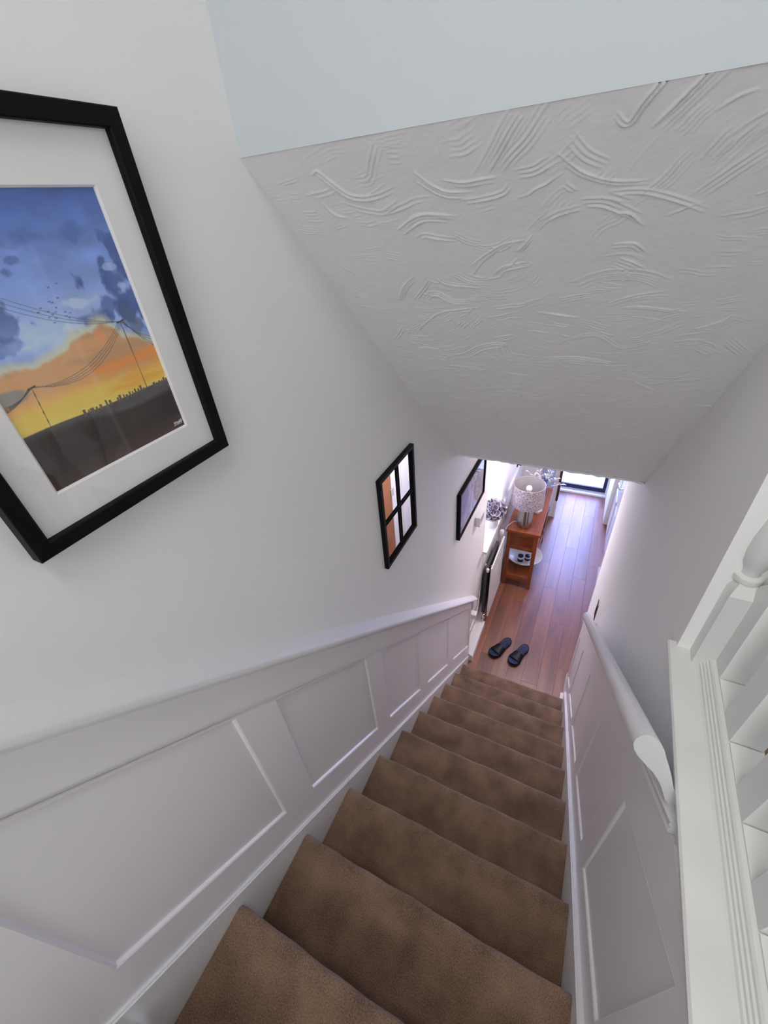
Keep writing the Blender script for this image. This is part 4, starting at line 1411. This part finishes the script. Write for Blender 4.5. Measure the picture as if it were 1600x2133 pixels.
for e_ in ends:
    pts = []
    for s_ in np.linspace(0, 1, 6):
        pts.append((VX + e_[0] * s_ ** 1.5, VY + e_[1] * s_ ** 1.3, TZ + 0.06 + (e_[2] - 0.06) * s_ - 0.02 * s_ * s_))
    tube('sprig', pts, 0.0016, WHITELEAF, vase, 5)
    for s_ in (3, 4, 5):
        for sd in (-1, 1):
            base = Vector(pts[s_])
            dr_ = (Vector(pts[s_]) - Vector(pts[s_ - 1])).normalized()
            side = Vector((sd * 0.7, vr.uniform(-0.5, 0.5), vr.uniform(-0.1, 0.5)))
            d = (dr_ * 0.7 + side).normalized()
            mtx = Matrix.Translation(base) @ d.to_track_quat('X', 'Z').to_matrix().to_4x4() @ Matrix.Scale(vr.uniform(0.7, 1.1), 4)
            if firstl:
                leaf.matrix_basis = mtx
                firstl = False
            else:
                copy_child(leaf, vase, mtx)

# ------------------------------------------------------------------ platter and candle jars on the lower shelf
GX, GY, GZ = 0.205, 3.655, 0.150
pla = lathe('platter', [(0.0, 0.0), (0.085, 0.0), (0.09, 0.006), (0.145, 0.028), (0.186, 0.062), (0.190, 0.066), (0.186, 0.069), (0.143, 0.036), (0.085, 0.013), (0.0, 0.011)], (GX, GY, GZ), CERAMIC, None, 48)
setp(pla, 'large shallow white dish on the lower shelf of the wooden table', 'dish')


def jar(x, y, z, h, label):
    e = empty('candle_jar', (x, y, z), label, 'candle', 'black and white jars in the dish')
    lathe('jar_body', [(0.0, 0.0), (0.028, 0.0), (0.031, 0.004), (0.031, h * 0.55), (0.0, h * 0.55)], (x, y, z), DARKBAND, e, 20)
    lathe('jar_band', [(0.0, h * 0.55), (0.031, h * 0.55), (0.033, h * 0.58), (0.033, h * 0.80), (0.030, h * 0.82), (0.0, h * 0.82)], (x, y, z), CERAMIC, e, 20)
    lathe('jar_lid', [(0.0, h * 0.82), (0.029, h * 0.82), (0.029, h * 0.97), (0.026, h), (0.0, h)], (x, y, z), DARKBAND, e, 20)
    return e


jar(0.180, 3.585, 0.1625, 0.085, 'black lidded jar with white band, taller of two in the dish')
jar(0.248, 3.635, 0.1625, 0.060, 'black jar with white band, shorter of two, nearer the table leg')

# ------------------------------------------------------------------ curtain on the end wall, black hook
cur = empty('curtain', (0.25, 4.70, 0.3), 'pale blue pleated curtain hanging on the end wall behind the vase', 'curtain')
bm = bmesh.new()
n = 40
top, bot, topb, botb = [], [], [], []
for i in range(n + 1):
    x = 0.175 + 0.15 * i / n
    y = 4.705 + 0.010 * math.sin(i * 1.25)
    top.append(bm.verts.new((x, y, 2.05)))
    bot.append(bm.verts.new((x, y * 1.0, 0.06)))
    topb.append(bm.verts.new((x, y + 0.004, 2.05)))
    botb.append(bm.verts.new((x, y + 0.004, 0.06)))
for i in range(n):
    bm.faces.new((top[i], bot[i], bot[i + 1], top[i + 1]))
    bm.faces.new((topb[i], topb[i + 1], botb[i + 1], botb[i]))
    bm.faces.new((bot[i], botb[i], botb[i + 1], bot[i + 1]))
    bm.faces.new((top[i], top[i + 1], topb[i + 1], topb[i]))
from_bm('cloth', bm, BLUECLOTH, cur, True, 60)
tube('curtain_rail', [(0.10, 4.71, 2.06), (0.35, 4.71, 2.06)], 0.008, WHITE, cur)
hk = empty('wall_hook', (-0.034, 4.02, 1.12), 'small black bracket on the hall wall past the window', 'hook')
box('hook_plate', (-0.034, 3.985, 1.09), (-0.026, 4.045, 1.20), BLACK, hk, 0.003)
tube('hook_arm', [(-0.027, 4.015, 1.115), (0.0, 4.015, 1.105), (0.012, 4.015, 1.115), (0.014, 4.015, 1.14)], 0.006, BLACK, hk)

# ------------------------------------------------------------------ slippers
def slipper(heel, toe, left, label):
    heel, toe = Vector((*heel, 0)), Vector((*toe, 0))
    ax = (toe - heel)
    L = ax.length
    ax.normalize()
    sd = Vector((-ax.y, ax.x, 0)) * (1 if left else -1)
    root = empty('slipper', ((heel.x + toe.x) / 2, (heel.y + toe.y) / 2, 0.0), label, 'slipper', None)

    def W(s):      # outline half widths (inner, outer) along 0..1
        a = [(0, 0.0), (0.03, 0.018), (0.10, 0.032), (0.22, 0.037), (0.40, 0.036), (0.58, 0.043), (0.74, 0.051), (0.86, 0.048), (0.94, 0.036), (0.985, 0.017), (1.0, 0.0)]
        b = [(0, 0.0), (0.03, 0.018), (0.10, 0.032), (0.22, 0.036), (0.40, 0.032), (0.58, 0.037), (0.74, 0.046), (0.86, 0.046), (0.94, 0.036), (0.985, 0.017), (1.0, 0.0)]
        return 1.12 * np.interp(s, *zip(*a)), 1.12 * np.interp(s, *zip(*b))
    M = 26
    ss = [0.5 - 0.5 * math.cos(math.pi * i / M) for i in range(M + 1)]
    outl = [(s, W(s)[0]) for s in ss] + [(s, -W(s)[1]) for s in ss[::-1][1:-1]]

    def P(s, w, z):
        return heel + ax * (L * s) + sd * w + Vector((0, 0, z))
    bm = bmesh.new()

    def loop(k, z):
        return [bm.verts.new(P(0.5 + (s - 0.5) * (1 - (1 - k) * 0.4), w * k, z + 0.008 * max(0, s - 0.72) / 0.28 * (1 if z > 0.004 else 0.5) + 0.004 * max(0, 0.2 - s) / 0.2)) for s, w in outl]
    lps = [loop(0.92, 0.001), loop(1.0, 0.008), loop(1.0, 0.026), loop(0.965, 0.032), loop(0.90, 0.031)]
    bm.faces.new(lps[0][::-1])
    for a, b in zip(lps, lps[1:]):
        for i in range(len(a)):
            bm.faces.new((a[i], a[(i + 1) % len(a)], b[(i + 1) % len(a)], b[i]))
    inner = loop(0.86, 0.024)
    for i in range(len(inner)):
        bm.faces.new((lps[-1][i], lps[-1][(i + 1) % len(inner)], inner[(i + 1) % len(inner)], inner[i]))
    bm.faces.new(inner)
    from_bm('sole', bm, RUBBER, root, True, 40)
    bm = bmesh.new()
    fb = loop(0.88, 0.0265)
    fc = loop(0.60, 0.0245)
    bm.faces.new(fc)
    for i in range(len(fb)):
        bm.faces.new((fb[i], fb[(i + 1) % len(fb)], fc[(i + 1) % len(fb)], fc[i]))
    from_bm('footbed', bm, FOOTBED, root, True, 60)
    # broad strap arching over the forefoot
    bm = bmesh.new()
    rows = []
    for layer, off in ((0, 0.0), (1, -0.005)):
        for si in range(9):
            s = 0.47 + 0.33 * si / 8
            a, b = W(s)
            row = []
            for k in range(15):
                th = math.pi * k / 14
                ww = (a + 0.004 + off) * math.cos(th) if math.cos(th) > 0 else (b + 0.004 + off) * math.cos(th)
                hh = (0.060 - 0.014 * si / 8 - 0.006 * (si / 8 - 0.5) ** 2 + off)
                cut = 0.03 * (math.sin(th)) * (si / 8) * 0.6
                row.append(bm.verts.new(P(s - cut * 0.5 + (0.03 * math.sin(th) if si == 0 else 0), ww, 0.016 + (hh - 0.016) * math.sin(th) ** 0.75)))
            rows.append(row)
    for base_ in (0, 9):
        for r_ in range(8):
            for k in range(14):
                bm.faces.new((rows[base_ + r_][k], rows[base_ + r_ + 1][k], rows[base_ + r_ + 1][k + 1], rows[base_ + r_][k + 1]))
    for r_ in range(8):
        for k in (0, 14):
            bm.faces.new((rows[r_][k], rows[r_ + 1][k], rows[9 + r_ + 1][k], rows[9 + r_][k]))
    for k in range(14):
        for r_ in (0, 8):
            bm.faces.new((rows[r_][k], rows[r_][k + 1], rows[9 + r_][k + 1], rows[9 + r_][k]))
    from_bm('strap', bm, RUBBER, root, True, 50)
    return root


slipper((0.299, 2.628), (0.170, 2.378), True, 'dark navy slide slipper nearer the left wall at the foot of the stairs')
slipper((0.455, 2.615), (0.356, 2.362), False, 'navy slide slipper with bluer footbed, nearer the middle of the hall floor')
